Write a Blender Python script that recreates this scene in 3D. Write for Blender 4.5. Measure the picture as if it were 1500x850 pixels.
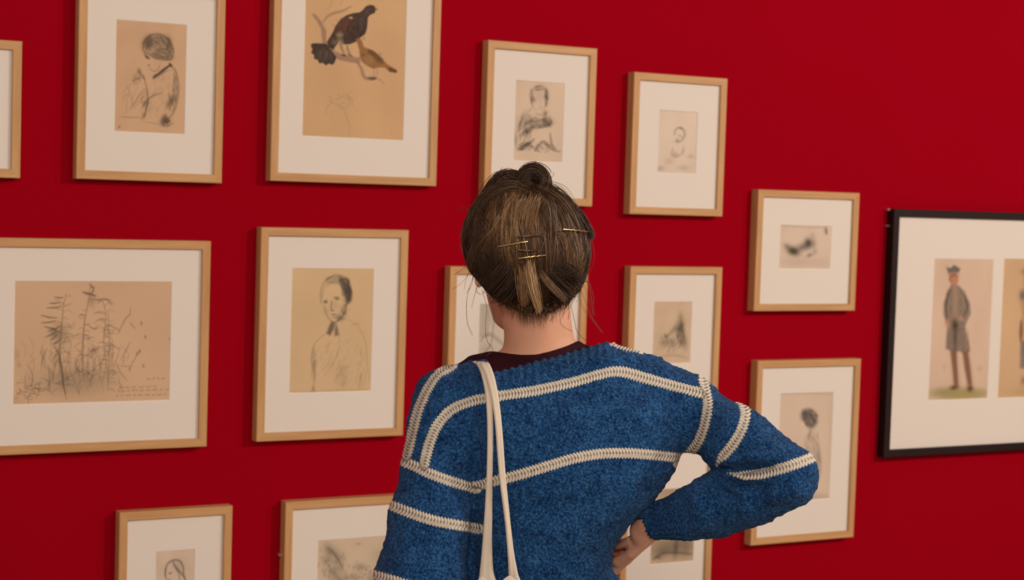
import bpy, bmesh, math, random
import numpy as np
from mathutils import Vector, Matrix
from mathutils.bvhtree import BVHTree

# ---------------------------------------------------------------- camera, world, lights, exposure
for o in list(bpy.data.objects): bpy.data.objects.remove(o)
C = bpy.context.scene.collection
scn = bpy.context.scene
R = math.radians
CAM = np.array([0.0, -3.6, 1.60])
YAW, PIT, ROL, F = R(28.287), R(-3.1095), R(1.7912), 2500.0
fwd = np.array([math.sin(YAW)*math.cos(PIT), math.cos(YAW)*math.cos(PIT), math.sin(PIT)])
r0 = np.array([math.cos(YAW), -math.sin(YAW), 0.0]); u0 = np.cross(r0, fwd)
RT = r0*math.cos(ROL) + u0*math.sin(ROL); UP = -r0*math.sin(ROL) + u0*math.cos(ROL)
cd = bpy.data.cameras.new('camera'); cam = bpy.data.objects.new('camera', cd); C.objects.link(cam)
cam.matrix_world = Matrix(((RT[0], UP[0], -fwd[0], CAM[0]), (RT[1], UP[1], -fwd[1], CAM[1]), (RT[2], UP[2], -fwd[2], CAM[2]), (0, 0, 0, 1)))
cd.sensor_width = 36; cd.lens = F*36/1500; cd.clip_start = .05
cd.dof.use_dof = True; cd.dof.focus_distance = 2.44; cd.dof.aperture_fstop = 8.5
scn.camera = cam
scn.view_settings.view_transform = 'Standard'; scn.view_settings.look = 'None'
scn.view_settings.gamma = 1; scn.view_settings.use_curve_mapping = False
scn.view_settings.exposure = -0.22

w = bpy.data.worlds.new('world'); scn.world = w; w.use_nodes = True
bg = w.node_tree.nodes['Background']; bg.inputs[0].default_value = (1.0, .86, .74, 1); bg.inputs[1].default_value = .31

def area(name, loc, target, size, power, col):
    l = bpy.data.lights.new(name, 'AREA'); l.shape = 'DISK'; l.size = size; l.energy = power; l.color = col
    o = bpy.data.objects.new(name, l); C.objects.link(o); o.location = loc
    o.rotation_euler = (Vector(target)-Vector(loc)).to_track_quat('-Z', 'Y').to_euler(); return o
WARM = (1.0, .835, .70)
area('ceiling_lamp_right', (6.6, -4.1, 3.4), (3.0, 0, 1.4), .5, 52, WARM)
area('ceiling_lamp_middle', (4.7, -4.2, 3.3), (2.2, 0, 1.4), .42, 118, WARM)
area('ceiling_lamp_left', (2.6, -4.6, 3.5), (1.2, -.7, 1.4), .5, 36, WARM)
area('fill_lamp_behind', (-.8, -5.2, 2.75), (1.25, -1.4, 1.2), .7, 86, WARM)  # added fill behind the camera, brightens the person's back and hand

# ---------------------------------------------------------------- coordinate helpers
def L2W(P):                         # camera-aligned metres (right, depth, up) -> world
    P = np.asarray(P, float); return CAM + P[..., 0:1]*RT + P[..., 1:2]*fwd + P[..., 2:3]*UP
def W2L(P):
    D = np.asarray(P, float)-CAM; return np.stack([D@RT, D@fwd, D@UP], -1)
def W2P(P):
    L = W2L(P); return np.stack([750+F*L[..., 0]/L[..., 1], 425-F*L[..., 2]/L[..., 1]], -1)
def px(x, y, d): return np.array([(x-750)*d/F, d, (425-y)*d/F])       # photo pixel at a depth -> local
def wallpt(x, y, Y):                # photo pixel -> (X, Z) on the plane Y of the wall
    ray = fwd + (x-750)/F*RT - (y-425)/F*UP; t = (Y-CAM[1])/ray[1]; p = CAM+ray*t; return p[0], p[2]

# ---------------------------------------------------------------- material helpers
def mat(name, col=(.8, .8, .8), rough=.6, spec=.4):
    m = bpy.data.materials.new(name); m.use_nodes = True; b = m.node_tree.nodes['Principled BSDF']
    b.inputs['Base Color'].default_value = (*col, 1); b.inputs['Roughness'].default_value = rough
    b.inputs['Specular IOR Level'].default_value = spec
    return m, m.node_tree, b
def nd(nt, t, **k):
    n = nt.nodes.new(t)
    for a, v in k.items(): setattr(n, a, v)
    return n
def mth(nt, op, a, b=None, c=None):
    n = nd(nt, 'ShaderNodeMath', operation=op)
    for i, v in enumerate((a, b, c)):
        if v is None: continue
        if isinstance(v, (int, float)): n.inputs[i].default_value = v
        else: nt.links.new(v, n.inputs[i])
    return n.outputs[0]
def ramp(nt, fac, stops):
    n = nd(nt, 'ShaderNodeValToRGB'); nt.links.new(fac, n.inputs[0]); e = n.color_ramp.elements
    while len(e) < len(stops): e.new(.5)
    for q, (p, c) in zip(e, stops): q.position = p; q.color = (*c, 1)
    return n.outputs[0]
def noise(nt, vec, scale, detail=3, rough=.55):
    n = nd(nt, 'ShaderNodeTexNoise'); n.inputs['Scale'].default_value = scale; n.inputs['Detail'].default_value = detail
    n.inputs['Roughness'].default_value = rough
    if vec is not None: nt.links.new(vec, n.inputs['Vector'])
    return n.outputs['Fac']
def objco(nt): return nd(nt, 'ShaderNodeTexCoord').outputs['Object']
def bump(nt, b, h, strength, dist):
    n = nd(nt, 'ShaderNodeBump'); n.inputs['Strength'].default_value = strength; n.inputs['Distance'].default_value = dist
    nt.links.new(h, n.inputs['Height']); nt.links.new(n.outputs[0], b.inputs['Normal'])
def mixc(nt, fac, a, b):
    n = nd(nt, 'ShaderNodeMix', data_type='RGBA')
    for s, v in ((0, fac), (6, a), (7, b)):
        if isinstance(v, tuple): n.inputs[s].default_value = (*v, 1)
        elif isinstance(v, (int, float)): n.inputs[s].default_value = v
        else: nt.links.new(v, n.inputs[s])
    return n.outputs[2]
def attr(nt, name, out='Fac'):
    return nd(nt, 'ShaderNodeAttribute', attribute_name=name).outputs[out]

def srgb(r, g, b):
    f = lambda c: c/12.92 if c <= .04045 else ((c+.055)/1.055)**2.4
    return tuple(f(v/255) for v in (r, g, b))

M = {}
m, nt, b = mat('red_wall_paint', (.33, .0012, .011), .9, .02); M['wall'] = m
co = objco(nt); bump(nt, b, noise(nt, co, 170, 4), .12, .002)
nt.links.new(mixc(nt, noise(nt, co, 1.3, 2), (.285, .0004, .0075), (.33, .0005, .0095)), b.inputs['Base Color'])
m, nt, b = mat('floor_boards', (.16, .10, .06), .45); M['floor'] = m
co = objco(nt); mp = nd(nt, 'ShaderNodeMapping'); mp.inputs['Scale'].default_value = (1, 9, 1); nt.links.new(co, mp.inputs[0])
nt.links.new(ramp(nt, noise(nt, mp.outputs[0], 2.2, 5), [(.3, (.34, .25, .17)), (.7, (.50, .39, .28))]), b.inputs['Base Color'])
for nm, sc in (('wood_h', (5, 90, 90)), ('wood_v', (90, 90, 5))):
    m, nt, b = mat('pale_'+nm, rough=.5, spec=.35); M[nm] = m
    co = objco(nt); mp = nd(nt, 'ShaderNodeMapping'); mp.inputs['Scale'].default_value = sc; nt.links.new(co, mp.inputs[0])
    n1 = noise(nt, mp.outputs[0], 1.0, 4, .6)
    nt.links.new(ramp(nt, n1, [(.28, (.46, .245, .10)), (.55, (.55, .31, .135)), (.8, (.62, .37, .175))]), b.inputs['Base Color'])
    bump(nt, b, n1, .12, .001)
m, nt, b = mat('dark_stained_wood', (.012, .003, .004), .6, .25); M['dark'] = m
bump(nt, b, noise(nt, objco(nt), 60, 3), .1, .001)
m, nt, b = mat('mat_board', (.745, .69, .64), .9, .1); M['mat'] = m
co = objco(nt); bump(nt, b, noise(nt, co, 420, 3), .15, .0006)
m, nt, b = mat('mat_bevel', (.88, .83, .76), .85, .1); M['bevel'] = m
m, nt, b = mat('drawing_paper', rough=.92, spec=.08); M['art'] = m
g = noise(nt, objco(nt), 260, 3)
nt.links.new(mixc(nt, mth(nt, 'MULTIPLY', g, .16), attr(nt, 'art', 'Color'), (.30, .22, .15)), b.inputs['Base Color'])
m, nt, b = mat('steel_clip', (.75, .73, .70), .3); b.inputs['Metallic'].default_value = .9; M['steel'] = m
m, nt, b = mat('gold_pin', (.85, .62, .28), .22, .6); b.inputs['Metallic'].default_value = 1; M['gold'] = m
m, nt, b = mat('tortoise_clip', (.12, .055, .015), .2, .6); b.inputs['Transmission Weight'].default_value = .35; M['clip'] = m
m, nt, b = mat('skin', rough=.5, spec=.35); M['skin'] = m
co = objco(nt); nt.links.new(mixc(nt, noise(nt, co, 45, 3), (.67, .345, .225), (.75, .415, .285)), b.inputs['Base Color'])
b.inputs['Subsurface Weight'].default_value = .12; b.inputs['Subsurface Radius'].default_value = (.01, .004, .002); b.inputs['Subsurface Scale'].default_value = .6
bump(nt, b, noise(nt, co, 900, 2), .1, .0006)
m, nt, b = mat('hair', rough=.48, spec=.4); M['hair'] = m
t = attr(nt, 'tint')
nt.links.new(ramp(nt, t, [(0, (.014, .006, .003)), (.38, (.066, .031, .014)), (.70, (.24, .132, .060)), (1, (.56, .37, .19))]), b.inputs['Base Color'])
m, nt, b = mat('hair_under', (.018, .009, .005), .6, .3); M['hairbase'] = m
m, nt, b = mat('maroon_jersey', (.030, .004, .008), .85, .15); M['shirt'] = m
bump(nt, b, noise(nt, objco(nt), 700, 2), .2, .0006)
m, nt, b = mat('cotton_canvas', (.72, .63, .52), .9, .1); M['canvas'] = m
co = objco(nt); bump(nt, b, noise(nt, co, 800, 2), .25, .0006)
m, nt, b = mat('dark_denim', (.02, .022, .03), .85, .15); M['denim'] = m
bump(nt, b, noise(nt, objco(nt), 600, 2), .2, .0006)
m, nt, b = mat('shoe_leather', (.03, .025, .022), .5); M['shoe'] = m
m, nt, b = mat('shoe_sole', (.6, .57, .52), .7); M['sole'] = m

# blue wool with cream chain-knit stripes: stripe_d / stripe_s are metres across / along the nearest stripe
m, nt, b = mat('blue_knit', rough=.95, spec=.08); M['knit'] = m
co = objco(nt); sd = attr(nt, 'stripe_d'); ss = attr(nt, 'stripe_s')
vo = nd(nt, 'ShaderNodeTexVoronoi'); vo.inputs['Scale'].default_value = 230; nt.links.new(co, vo.inputs['Vector'])
nz = noise(nt, co, 330, 3, .6); big = noise(nt, co, 38, 2)
blue = ramp(nt, mth(nt, 'ADD', mth(nt, 'ADD', mth(nt, 'MULTIPLY', nz, .60), mth(nt, 'MULTIPLY', big, .20)), mth(nt, 'MULTIPLY', mth(nt, 'SUBTRACT', .95, vo.outputs['Distance']), .22)),
            [(.36, (.003, .016, .065)), (.50, (.011, .062, .190)), (.66, (.042, .145, .345))])
ph = mth(nt, 'MULTIPLY', ss, 2*math.pi/.0046)
wav = mth(nt, 'MULTIPLY', mth(nt, 'SINE', ph), .0009)
absd = mth(nt, 'ABSOLUTE', sd)
edge = mth(nt, 'ADD', absd, mth(nt, 'ADD', wav, mth(nt, 'MULTIPLY', mth(nt, 'SUBTRACT', nz, .5), .0022)))
mk = nd(nt, 'ShaderNodeMapRange', interpolation_type='SMOOTHSTEP'); nt.links.new(edge, mk.inputs[0])
for i, v in ((1, .0062), (2, .0078), (3, 1.), (4, 0.)): mk.inputs[i].default_value = v
# chevron stitches: two rows of slanted loops, small dark gaps between them
sl = mth(nt, 'ADD', ph, mth(nt, 'MULTIPLY', absd, 2*math.pi/.0105))
st = mth(nt, 'ADD', mth(nt, 'MULTIPLY', mth(nt, 'SINE', sl), .5), .5)
rowp = mth(nt, 'ABSOLUTE', mth(nt, 'COSINE', mth(nt, 'MULTIPLY', sd, math.pi/.0072)))
gap = mth(nt, 'MULTIPLY', mth(nt, 'POWER', mth(nt, 'SUBTRACT', 1.0, st), 2.0), mth(nt, 'POWER', rowp, 2.0))
gap2 = nd(nt, 'ShaderNodeMapRange'); nt.links.new(absd, gap2.inputs[0])
for i, v in ((1, .0), (2, .0048), (3, 1.), (4, 0.)): gap2.inputs[i].default_value = v
gp = mth(nt, 'MULTIPLY', mth(nt, 'MULTIPLY', gap, gap2.outputs[0]), .85)
cream = mixc(nt, gp, (.74, .665, .56), (.10, .085, .08))
nt.links.new(mixc(nt, mk.outputs[0], blue, cream), b.inputs['Base Color'])
hh = mth(nt, 'ADD', mth(nt, 'MULTIPLY', mth(nt, 'SUBTRACT', 1.0, vo.outputs['Distance']), .6), nz)
hs = mth(nt, 'MULTIPLY', mth(nt, 'SUBTRACT', mth(nt, 'MULTIPLY', st, .6), gp), 1.0)
hm = nd(nt, 'ShaderNodeMix'); nt.links.new(mk.outputs[0], hm.inputs[0]); nt.links.new(hh, hm.inputs[2]); nt.links.new(hs, hm.inputs[3])
bump(nt, b, hm.outputs[0], .95, .0036)
b.inputs['Sheen Weight'].default_value = .15; b.inputs['Sheen Roughness'].default_value = .5
b.inputs['Sheen Tint'].default_value = (.35, .5, .8, 1)

# ---------------------------------------------------------------- object helpers
def tag(o, label=None, cat=None, group=None, kind=None):
    for k, v in (('label', label), ('category', cat), ('group', group), ('kind', kind)):
        if v: o[k] = v
    return o
def empty(name, loc):
    o = bpy.data.objects.new(name, None); o.empty_display_size = .1; o.location = loc; C.objects.link(o); return o
def meshobj(name, V, Fc, mats, parent=None, smooth=True, mi=None):
    me = bpy.data.meshes.new(name); me.from_pydata([tuple(v) for v in V], [], [tuple(f) for f in Fc])
    for q in (mats if isinstance(mats, (list, tuple)) else [mats]): me.materials.append(q)
    if mi is not None: me.polygons.foreach_set('material_index', np.asarray(mi, np.int32))
    me.polygons.foreach_set('use_smooth', np.full(len(me.polygons), smooth))
    me.update()
    o = bpy.data.objects.new(name, me); C.objects.link(o)
    if parent is not None:
        o.parent = parent; o.matrix_parent_inverse = Matrix.Translation(-Vector(parent.location))
    return o
def fattr(o, name, vals):
    a = o.data.attributes.new(name, 'FLOAT', 'POINT'); a.data.foreach_set('value', np.asarray(vals, np.float32))
def boxmesh(x0, x1, y0, y1, z0, z1):
    V = [(x, y, z) for x in (x0, x1) for y in (y0, y1) for z in (z0, z1)]
    return V, [(0, 1, 3, 2), (4, 6, 7, 5), (0, 4, 5, 1), (2, 3, 7, 6), (0, 2, 6, 4), (1, 5, 7, 3)]

# ---------------------------------------------------------------- setting
V, Fc = boxmesh(-3.5, 8.0, 0, .2, 0, 4.0); tag(meshobj('wall_back', V, Fc, M['wall'], smooth=False), kind='structure')
V, Fc = boxmesh(-3.5, 8.0, -6.5, .2, -.1, 0); tag(meshobj('floor', V, Fc, M['floor'], smooth=False), kind='structure')

# ---------------------------------------------------------------- framed drawings
DEP = .029; FW = .0185; REC = .007

def seg_dist(P, pts):
    best = np.full(len(P), 1e9); tt = np.zeros(len(P)); acc = 0; tot = sum(math.dist(a, c) for a, c in zip(pts, pts[1:])) or 1
    for a, c in zip(pts[:-1], pts[1:]):
        a = np.array(a, float); d = np.array(c, float)-a; l2 = d@d+1e-9
        t = np.clip(((P-a)@d)/l2, 0, 1); q = P-a-t[:, None]*d; dd = np.hypot(q[:, 0], q[:, 1])
        k = dd < best; best[k] = dd[k]; tt[k] = (acc+t[k]*math.sqrt(l2))/tot; acc += math.sqrt(l2)
    return best, tt
def smooth_poly(pts, n=5):
    if len(pts) < 3: return list(pts)
    p = np.array([pts[0]]+list(pts)+[pts[-1]], float); out = []
    for i in range(1, len(p)-2):
        for k in range(n):
            t = k/n; a, b_, c, d = p[i-1], p[i], p[i+1], p[i+2]
            out.append(tuple(.5*((2*b_)+(c-a)*t+(2*a-5*b_+4*c-d)*t*t+(3*b_-a-3*c+d)*t**3)))
    out.append(tuple(p[-2])); return out

class Art:
    """Paints pencil and wash marks on a fine grid of paper; coordinates are those measured on the photograph of the sheet."""
    def __init__(s, P, base, seed=0):
        s.P = P; s.c = np.tile(np.array(base, float), (len(P), 1)); s.rng = np.random.default_rng(seed); s.r = random.Random(seed)
        lo, hi = P.min(0), P.max(0)
        q = (P-lo)/(hi-lo+1e-9); v = np.zeros(len(P))
        for _ in range(7):
            k = s.rng.normal(size=2)*4; v += np.sin(q@k*2+s.rng.uniform(0, 6))*.012
        s.c *= (1+v)[:, None]
    def _mix(s, a, col):
        a = np.clip(a, 0, 1)[:, None]; s.c = s.c*(1-a)+np.array(col)*a
    def L(s, pts, wd=1.0, st=.5, col=(.06, .05, .045), taper=True, sm=True):
        wd *= 1.05; st = min(1, st*1.2)
        pts = smooth_poly(pts) if sm else list(pts)
        a = np.array(pts); k = np.where((s.P[:, 0] > a[:, 0].min()-4*wd-2) & (s.P[:, 0] < a[:, 0].max()+4*wd+2) & (s.P[:, 1] > a[:, 1].min()-4*wd-2) & (s.P[:, 1] < a[:, 1].max()+4*wd+2))[0]
        if not len(k): return
        d, t = seg_dist(s.P[k], pts)
        w_ = wd*(1-.55*np.abs(2*t-1)**2) if taper else wd
        al = np.zeros(len(s.P)); al[k] = st*np.exp(-(d/np.maximum(w_, .25))**2); s._mix(al, col)
    def B(s, x, y, rx, ry, st=.5, col=(.06, .05, .045), ang=0, pw=1.0):
        st = min(1, st*1.25)
        c_, s_ = math.cos(R(ang)), math.sin(R(ang)); dx, dy = s.P[:, 0]-x, s.P[:, 1]-y
        q = ((dx*c_+dy*s_)/rx)**2+((-dx*s_+dy*c_)/ry)**2; s._mix(st*np.exp(-q**pw), col)
    def K(s, x, y, rx, ry, n, ang, ln, st=.35, wd=.6, col=(.06, .05, .045), curl=.25):
        """n short pencil strokes inside an ellipse"""
        for _ in range(n):
            q = s.r.uniform(0, 6.283); m_ = math.sqrt(s.r.random()); cx, cy = x+rx*m_*math.cos(q), y+ry*m_*math.sin(q); a = R(ang)+s.r.gauss(0, .22); l_ = ln*s.r.uniform(.5, 1.2)/2
            dx, dy = l_*math.cos(a), l_*math.sin(a); s.L([(cx-dx, cy-dy), (cx-dy*curl, cy+dx*curl), (cx+dx, cy+dy)], wd*s.r.uniform(.7, 1.3), st*s.r.uniform(.5, 1.2), col)
    def G(s, pts, st=.8, col=(.06, .05, .045), soft=1.0, hatch=0.0):
        pts = np.array(pts, float); x, y = s.P[:, 0], s.P[:, 1]; ins = np.zeros(len(x), bool); n = len(pts)
        for i in range(n):
            (x1, y1), (x2, y2) = pts[i], pts[(i+1) % n]
            k = ((y1 > y) != (y2 > y)) & (x < (x2-x1)*(y-y1)/(y2-y1+1e-12)+x1); ins ^= k
        d, _ = seg_dist(s.P, [tuple(p) for p in pts]+[tuple(pts[0])]); sdv = np.where(ins, -d, d)
        a = st*np.clip(.5-sdv/(2*soft), 0, 1)
        if hatch: a = a*(1-hatch*(.5+.5*np.sin((x*1.9+y*1.1)+np.sin(y*.7)*1.4)))
        s._mix(a, col)

PEN = (.075, .060, .05)
def art_headscarf(a):
    a.B(229, 68, 19, 16, .22, PEN, 10, 2); a.L([(209, 73), (211, 61), (219, 53), (231, 50), (243, 54), (249, 62)], 1.6, .45); a.B(218, 60, 8, 9, .45, PEN, 40); a.B(236, 54, 9, 4, .4, PEN, 10); a.K(219, 62, 9, 10, 40, -50, 11, .35); a.K(240, 60, 11, 8, 40, 40, 9, .35); a.K(238, 78, 13, 8, 50, 15, 10, .35); a.K(249, 72, 5, 14, 30, 80, 8, .4); a.B(226, 72, 6, 6, .30, (.62, .42, .27)); a.B(245, 76, 3, 4, .35, (.60, .42, .28))
    a.L([(209, 73), (213, 77), (219, 80), (227, 85), (238, 87), (250, 87), (253, 80), (254, 72), (251, 64), (247, 58)], 1.6, .5)
    a.B(217, 64, 7, 11, .5, PEN, 30); a.B(247, 66, 5, 11, .6, PEN); a.B(234, 73, 8, 6, .45, PEN); a.B(247, 83, 7, 5, .45, PEN); a.B(228, 80, 10, 4, .35, PEN, 20)
    for k in range(9): a.L([(213+k*3.5, 72-k*.8), (220+k*3.4, 58-k*.3), (232+k*2, 53+k*.6)], .6, .3)
    a.L([(211, 77), (214, 84), (218, 87)], 1.2, .6); a.L([(213, 81), (219, 86)], 1.3, .8); a.L([(216, 96), (220, 95)], .9, .6)
    a.L([(218, 97), (222, 103), (229, 104), (233, 99), (235, 92)], .8, .4)
    a.L([(226, 113), (233, 108), (243, 100), (250, 95)], 2.2, .95, (.03, .025, .025)); a.L([(224, 115), (229, 109)], 1.8, .8); a.L([(248, 93), (252, 98)], 2.0, .9, (.03, .025, .025))
    a.L([(252, 98), (258, 106), (260, 118), (261, 132), (259, 148), (255, 163), (249, 172)], 2.0, .42); a.K(257, 125, 3, 24, 40, 82, 10, .3); a.K(240, 125, 14, 18, 40, 110, 10, .12); a.K(252, 150, 5, 16, 40, 105, 9, .3); a.K(243, 176, 7, 7, 40, 60, 8, .4); a.K(212, 150, 6, 18, 35, 110, 10, .25); a.K(200, 115, 9, 8, 25, 60, 8, .22); a.K(192, 145, 12, 18, 25, 115, 12, .14); a.K(230, 150, 18, 20, 40, 120, 12, .12)
    a.L([(224, 118), (233, 112), (243, 105), (252, 103)], .8, .4); a.B(251, 148, 3.5, 7, .6, PEN, 25); a.B(246, 153, 4, 5, .35, PEN)
    a.B(243, 176, 6, 6, .65, PEN, 30); a.B(240, 180, 6, 4, .4, PEN); a.L([(236, 184), (246, 185), (254, 180)], 1.0, .4)
    a.L([(209, 156), (216, 147), (225, 140), (236, 137)], 1.1, .5); a.L([(212, 171), (214, 160), (217, 148), (214, 125), (210, 112)], 1.2, .45); a.B(211, 169, 2.5, 6, .5, PEN, 20); a.B(214, 151, 4, 5, .35, PEN, 45)
    a.L([(203, 100), (205, 107), (210, 112), (212, 118)], 1.5, .5); a.B(204, 105, 3, 4, .4, PEN); a.L([(195, 119), (202, 115), (209, 114)], 1.4, .4); a.L([(200, 103), (198, 113), (193, 122)], .8, .3)
    a.L([(185, 125), (192, 140), (194, 155)], .7, .25); a.L([(193, 160), (200, 148), (205, 135)], .8, .3); a.L([(176, 171), (190, 172), (208, 172)], .9, .35); a.L([(184, 170), (186, 150), (189, 138)], .6, .25)
    a.L([(212, 178), (225, 181), (240, 183)], .8, .25); a.L([(173, 188), (176, 184)], 1.0, .6)
    for k in range(7): a.L([(190+k*3, 160-k*5), (196+k*3, 150-k*3)], .7, .22)
def art_birds(a):
    br = (.30, .19, .135)
    a.G([(456, 20), (462, 21), (470, 30), (478, 45), (478, 60), (484, 72), (500, 79), (520, 84), (527, 84), (528, 93), (516, 92), (497, 88), (480, 78), (472, 62), (470, 42), (464, 31)], .85, br, 1.0)
    a.L([(473, 33), (480, 24), (490, 19), (502, 16), (515, 9)], 2.0, .65, br); a.L([(479, 14), (486, 3), (484, -12), (492, -30)], .9, .35, br); a.L([(498, 8), (502, -5), (508, -20)], .9, .3, br); a.L([(470, -2), (476, -18), (466, -34)], .9, .3, br)
    a.L([(522, 90), (529, 100), (532, 110), (537, 115), (550, 116)], 2.4, .8, br); a.L([(548, 114), (558, 118), (563, 124)], 1.1, .45, br)
    dk = (.035, .024, .026)
    tail = [(478, 64)]
    for k in range(13):
        an = R(200-k*11.5); rr = 25 if k % 2 else 22.5; tail.append((480+rr*math.cos(an), 71+rr*math.sin(an)))
    tail += [(493, 84)]
    a.G(smooth_poly(tail, 3), .97, dk, .7); a.K(476, 80, 12, 10, 50, 120, 9, .4, .5, (.13, .10, .085))
    a.K(484, 68, 7, 6, 20, 50, 7, .5, .5, (.02, .015, .015))
    a.G([(487, 48), (492, 37), (499, 28), (508, 22), (518, 19), (527, 18), (532, 14), (536, 9), (542, 7), (548, 8), (551, 13), (549, 19), (542, 22), (539, 26), (538, 40), (535, 50), (527, 56), (520, 62), (512, 65), (503, 65), (498, 58), (493, 66), (488, 73), (481, 69), (479, 61)], .97, dk, .7)
    a.G([(489, 46), (494, 36), (503, 26), (514, 21), (520, 27), (514, 40), (504, 46), (494, 50)], .8, (.10, .045, .03), 1.5)
    for k in range(30): a.B(500+a.r.uniform(-14, 34), 40+a.r.uniform(-12, 18), 1.6, 1.0, .35, (.14, .085, .075) if k % 2 else (.01, .008, .012), 40)
    a.K(505, 38, 16, 14, 60, -45, 6, .4, .5, (.13, .06, .04)); a.K(522, 42, 14, 14, 60, -60, 6, .45, .5, (.005, .004, .006)); a.K(498, 56, 7, 9, 25, 80, 5, .5, .5, (.30, .23, .17)); a.B(538, 17, 3, 6, .5, (.10, .08, .09), 30); a.B(530, 32, 5, 9, .4, (.09, .07, .085))
    a.L([(549, 11), (553, 15)], 1.1, .8, (.20, .14, .10)); a.B(514, 26, 2.2, 1.3, .9, (.62, .48, .38)); a.B(497, 52, 3.5, 3, .7, (.30, .23, .17)); a.B(499, 60, 3, 7, .6, (.22, .16, .11)); a.B(490, 62, 4, 4, .5, (.22, .16, .11))
    a.L([(499, 64), (501, 72), (505, 80)], 1.6, .8, (.26, .17, .12)); a.L([(508, 66), (510, 74), (513, 79)], 1.6, .8, (.26, .17, .12)); a.L([(500, 80), (507, 82)], 1.4, .8, dk); a.L([(509, 79), (517, 83)], 1.2, .7, dk)
    rd = (.26, .115, .04)
    a.G([(521, 57), (526, 55), (530, 59), (533, 68), (538, 71), (545, 73), (553, 79), (561, 87), (567, 94), (574, 98), (582, 103), (581, 107), (571, 106), (563, 99), (555, 99), (547, 101), (538, 97), (531, 91), (527, 84), (526, 72)], .88, rd, .9)
    a.G([(538, 71), (546, 74), (555, 81), (563, 92), (558, 93), (548, 85), (540, 78)], .7, (.10, .05, .025), 1.2); a.G([(569, 98), (581, 103), (581, 107), (570, 104)], .85, (.09, .035, .015), .8)
    a.K(545, 85, 18, 10, 70, 40, 4, .4, .5, (.12, .055, .02)); a.K(538, 88, 9, 8, 30, 40, 4, .4, .5, (.45, .27, .13)); a.B(541, 90, 6, 5, .4, (.42, .25, .11)); a.L([(548, 101), (548, 112)], .9, .5, br); a.L([(553, 101), (552, 112)], .9, .5, br); a.L([(539, 114), (552, 114)], 1.5, .75, dk); a.L([(541, 117), (550, 116)], 1.0, .6, dk)
    for k in range(25): a.B(540+a.r.uniform(-10, 18), 84+a.r.uniform(-10, 12), 1.2, .8, .3, (.12, .06, .03), 40)
    f = (.36, .25, .16)
    for q in ([(484, 140), (486, 150), (497, 153), (505, 150)], [(494, 137), (500, 142), (510, 138), (517, 132)], [(497, 155), (505, 160), (512, 150), (514, 142)], [(503, 160), (508, 172), (512, 185), (511, 196)], [(488, 146), (480, 156), (476, 168)], [(510, 140), (516, 146), (516, 156)]): a.L(q, 1.0, .38, f)
    for k in range(16): x, y = a.r.uniform(482, 515), a.r.uniform(136, 160); a.L([(x, y), (x+a.r.uniform(-4, 4), y+a.r.uniform(2, 6))], .8, .28, f)
def art_arms(a):
    a.L([(779, 149), (779, 138), (783, 129), (791, 126), (799, 130), (802, 139), (801, 150), (797, 158)], 2.0, .22); a.K(780, 142, 3, 12, 30, 85, 8, .28, .7); a.K(800, 142, 3, 13, 35, 85, 8, .34, .7); a.K(790, 129, 8, 4, 25, 5, 7, .25, .7); a.K(770, 188, 11, 22, 90, 110, 9, .26, .8); a.K(788, 180, 18, 8, 80, 5, 9, .26, .8); a.K(802, 178, 7, 7, 50, 70, 6, .35, .8); a.K(768, 214, 11, 6, 50, -25, 8, .34, .8); a.K(796, 216, 18, 6, 45, 40, 8, .25, .8); a.K(785, 165, 18, 10, 40, 20, 8, .14, .8); a.B(790, 138, 9, 13, .14, PEN); a.B(801, 143, 2.5, 7, .35, PEN); a.B(782, 147, 3, 4, .35, PEN)
    a.L([(779, 157), (772, 166), (764, 176), (758, 188), (754, 203), (757, 215), (764, 218)], 1.6, .18); a.B(765, 180, 8, 9, .25, PEN); a.B(781, 180, 9, 9, .3, PEN); a.B(801, 180, 9, 5, .45, PEN, -10); a.B(806, 179, 3, 5, .4, PEN)
    a.B(799, 166, 3, 4, .55, PEN); a.B(772, 193, 4, 4.5, .75, PEN); a.B(777, 189, 6, 3, .4, PEN, -20); a.L([(763, 219), (770, 213), (778, 208), (782, 204)], 2.6, .5); a.B(765, 215, 5, 3, .4, PEN)
    a.L([(784, 221), (788, 214), (795, 208), (800, 210), (806, 217), (812, 221)], 2.0, .55); a.L([(806, 195), (807, 205), (809, 214), (815, 221), (821, 222)], 1.8, .5); a.L([(784, 172), (792, 175), (799, 172)], 1.2, .3); a.B(756, 205, 3, 8, .3, PEN)
    a.L([(757, 118), (790, 119.5), (827, 121.5)], .6, .45, taper=False)
def art_child(a):
    a.L([(966, 161), (995, 162.6), (1022, 164.5)], .8, .5, taper=False); a.L([(1021, 166), (1020, 210), (1019, 252)], .8, .12, taper=False)
    a.L([(988, 198), (989, 191), (995, 187), (1001, 190), (1003, 197), (1000, 204), (994, 208), (990, 207)], 1.6, .4); a.B(992, 206, 3, 3, .35, PEN); a.L([(995, 187), (1000, 189)], 1.4, .4); a.L([(993, 197), (999, 201)], 1.2, .3)
    a.L([(986, 216), (984, 226), (990, 230), (997, 226), (1002, 219)], 1.5, .25); a.B(989, 226, 4, 4, .28, PEN); a.B(1001, 220, 2, 6, .22, PEN); a.B(1012, 229, 5, 3, .22, PEN); a.B(967, 247, 6, 4, .28, PEN); a.B(1001, 246, 9, 4, .2, PEN); a.B(980, 236, 7, 5, .15, PEN)
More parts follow.
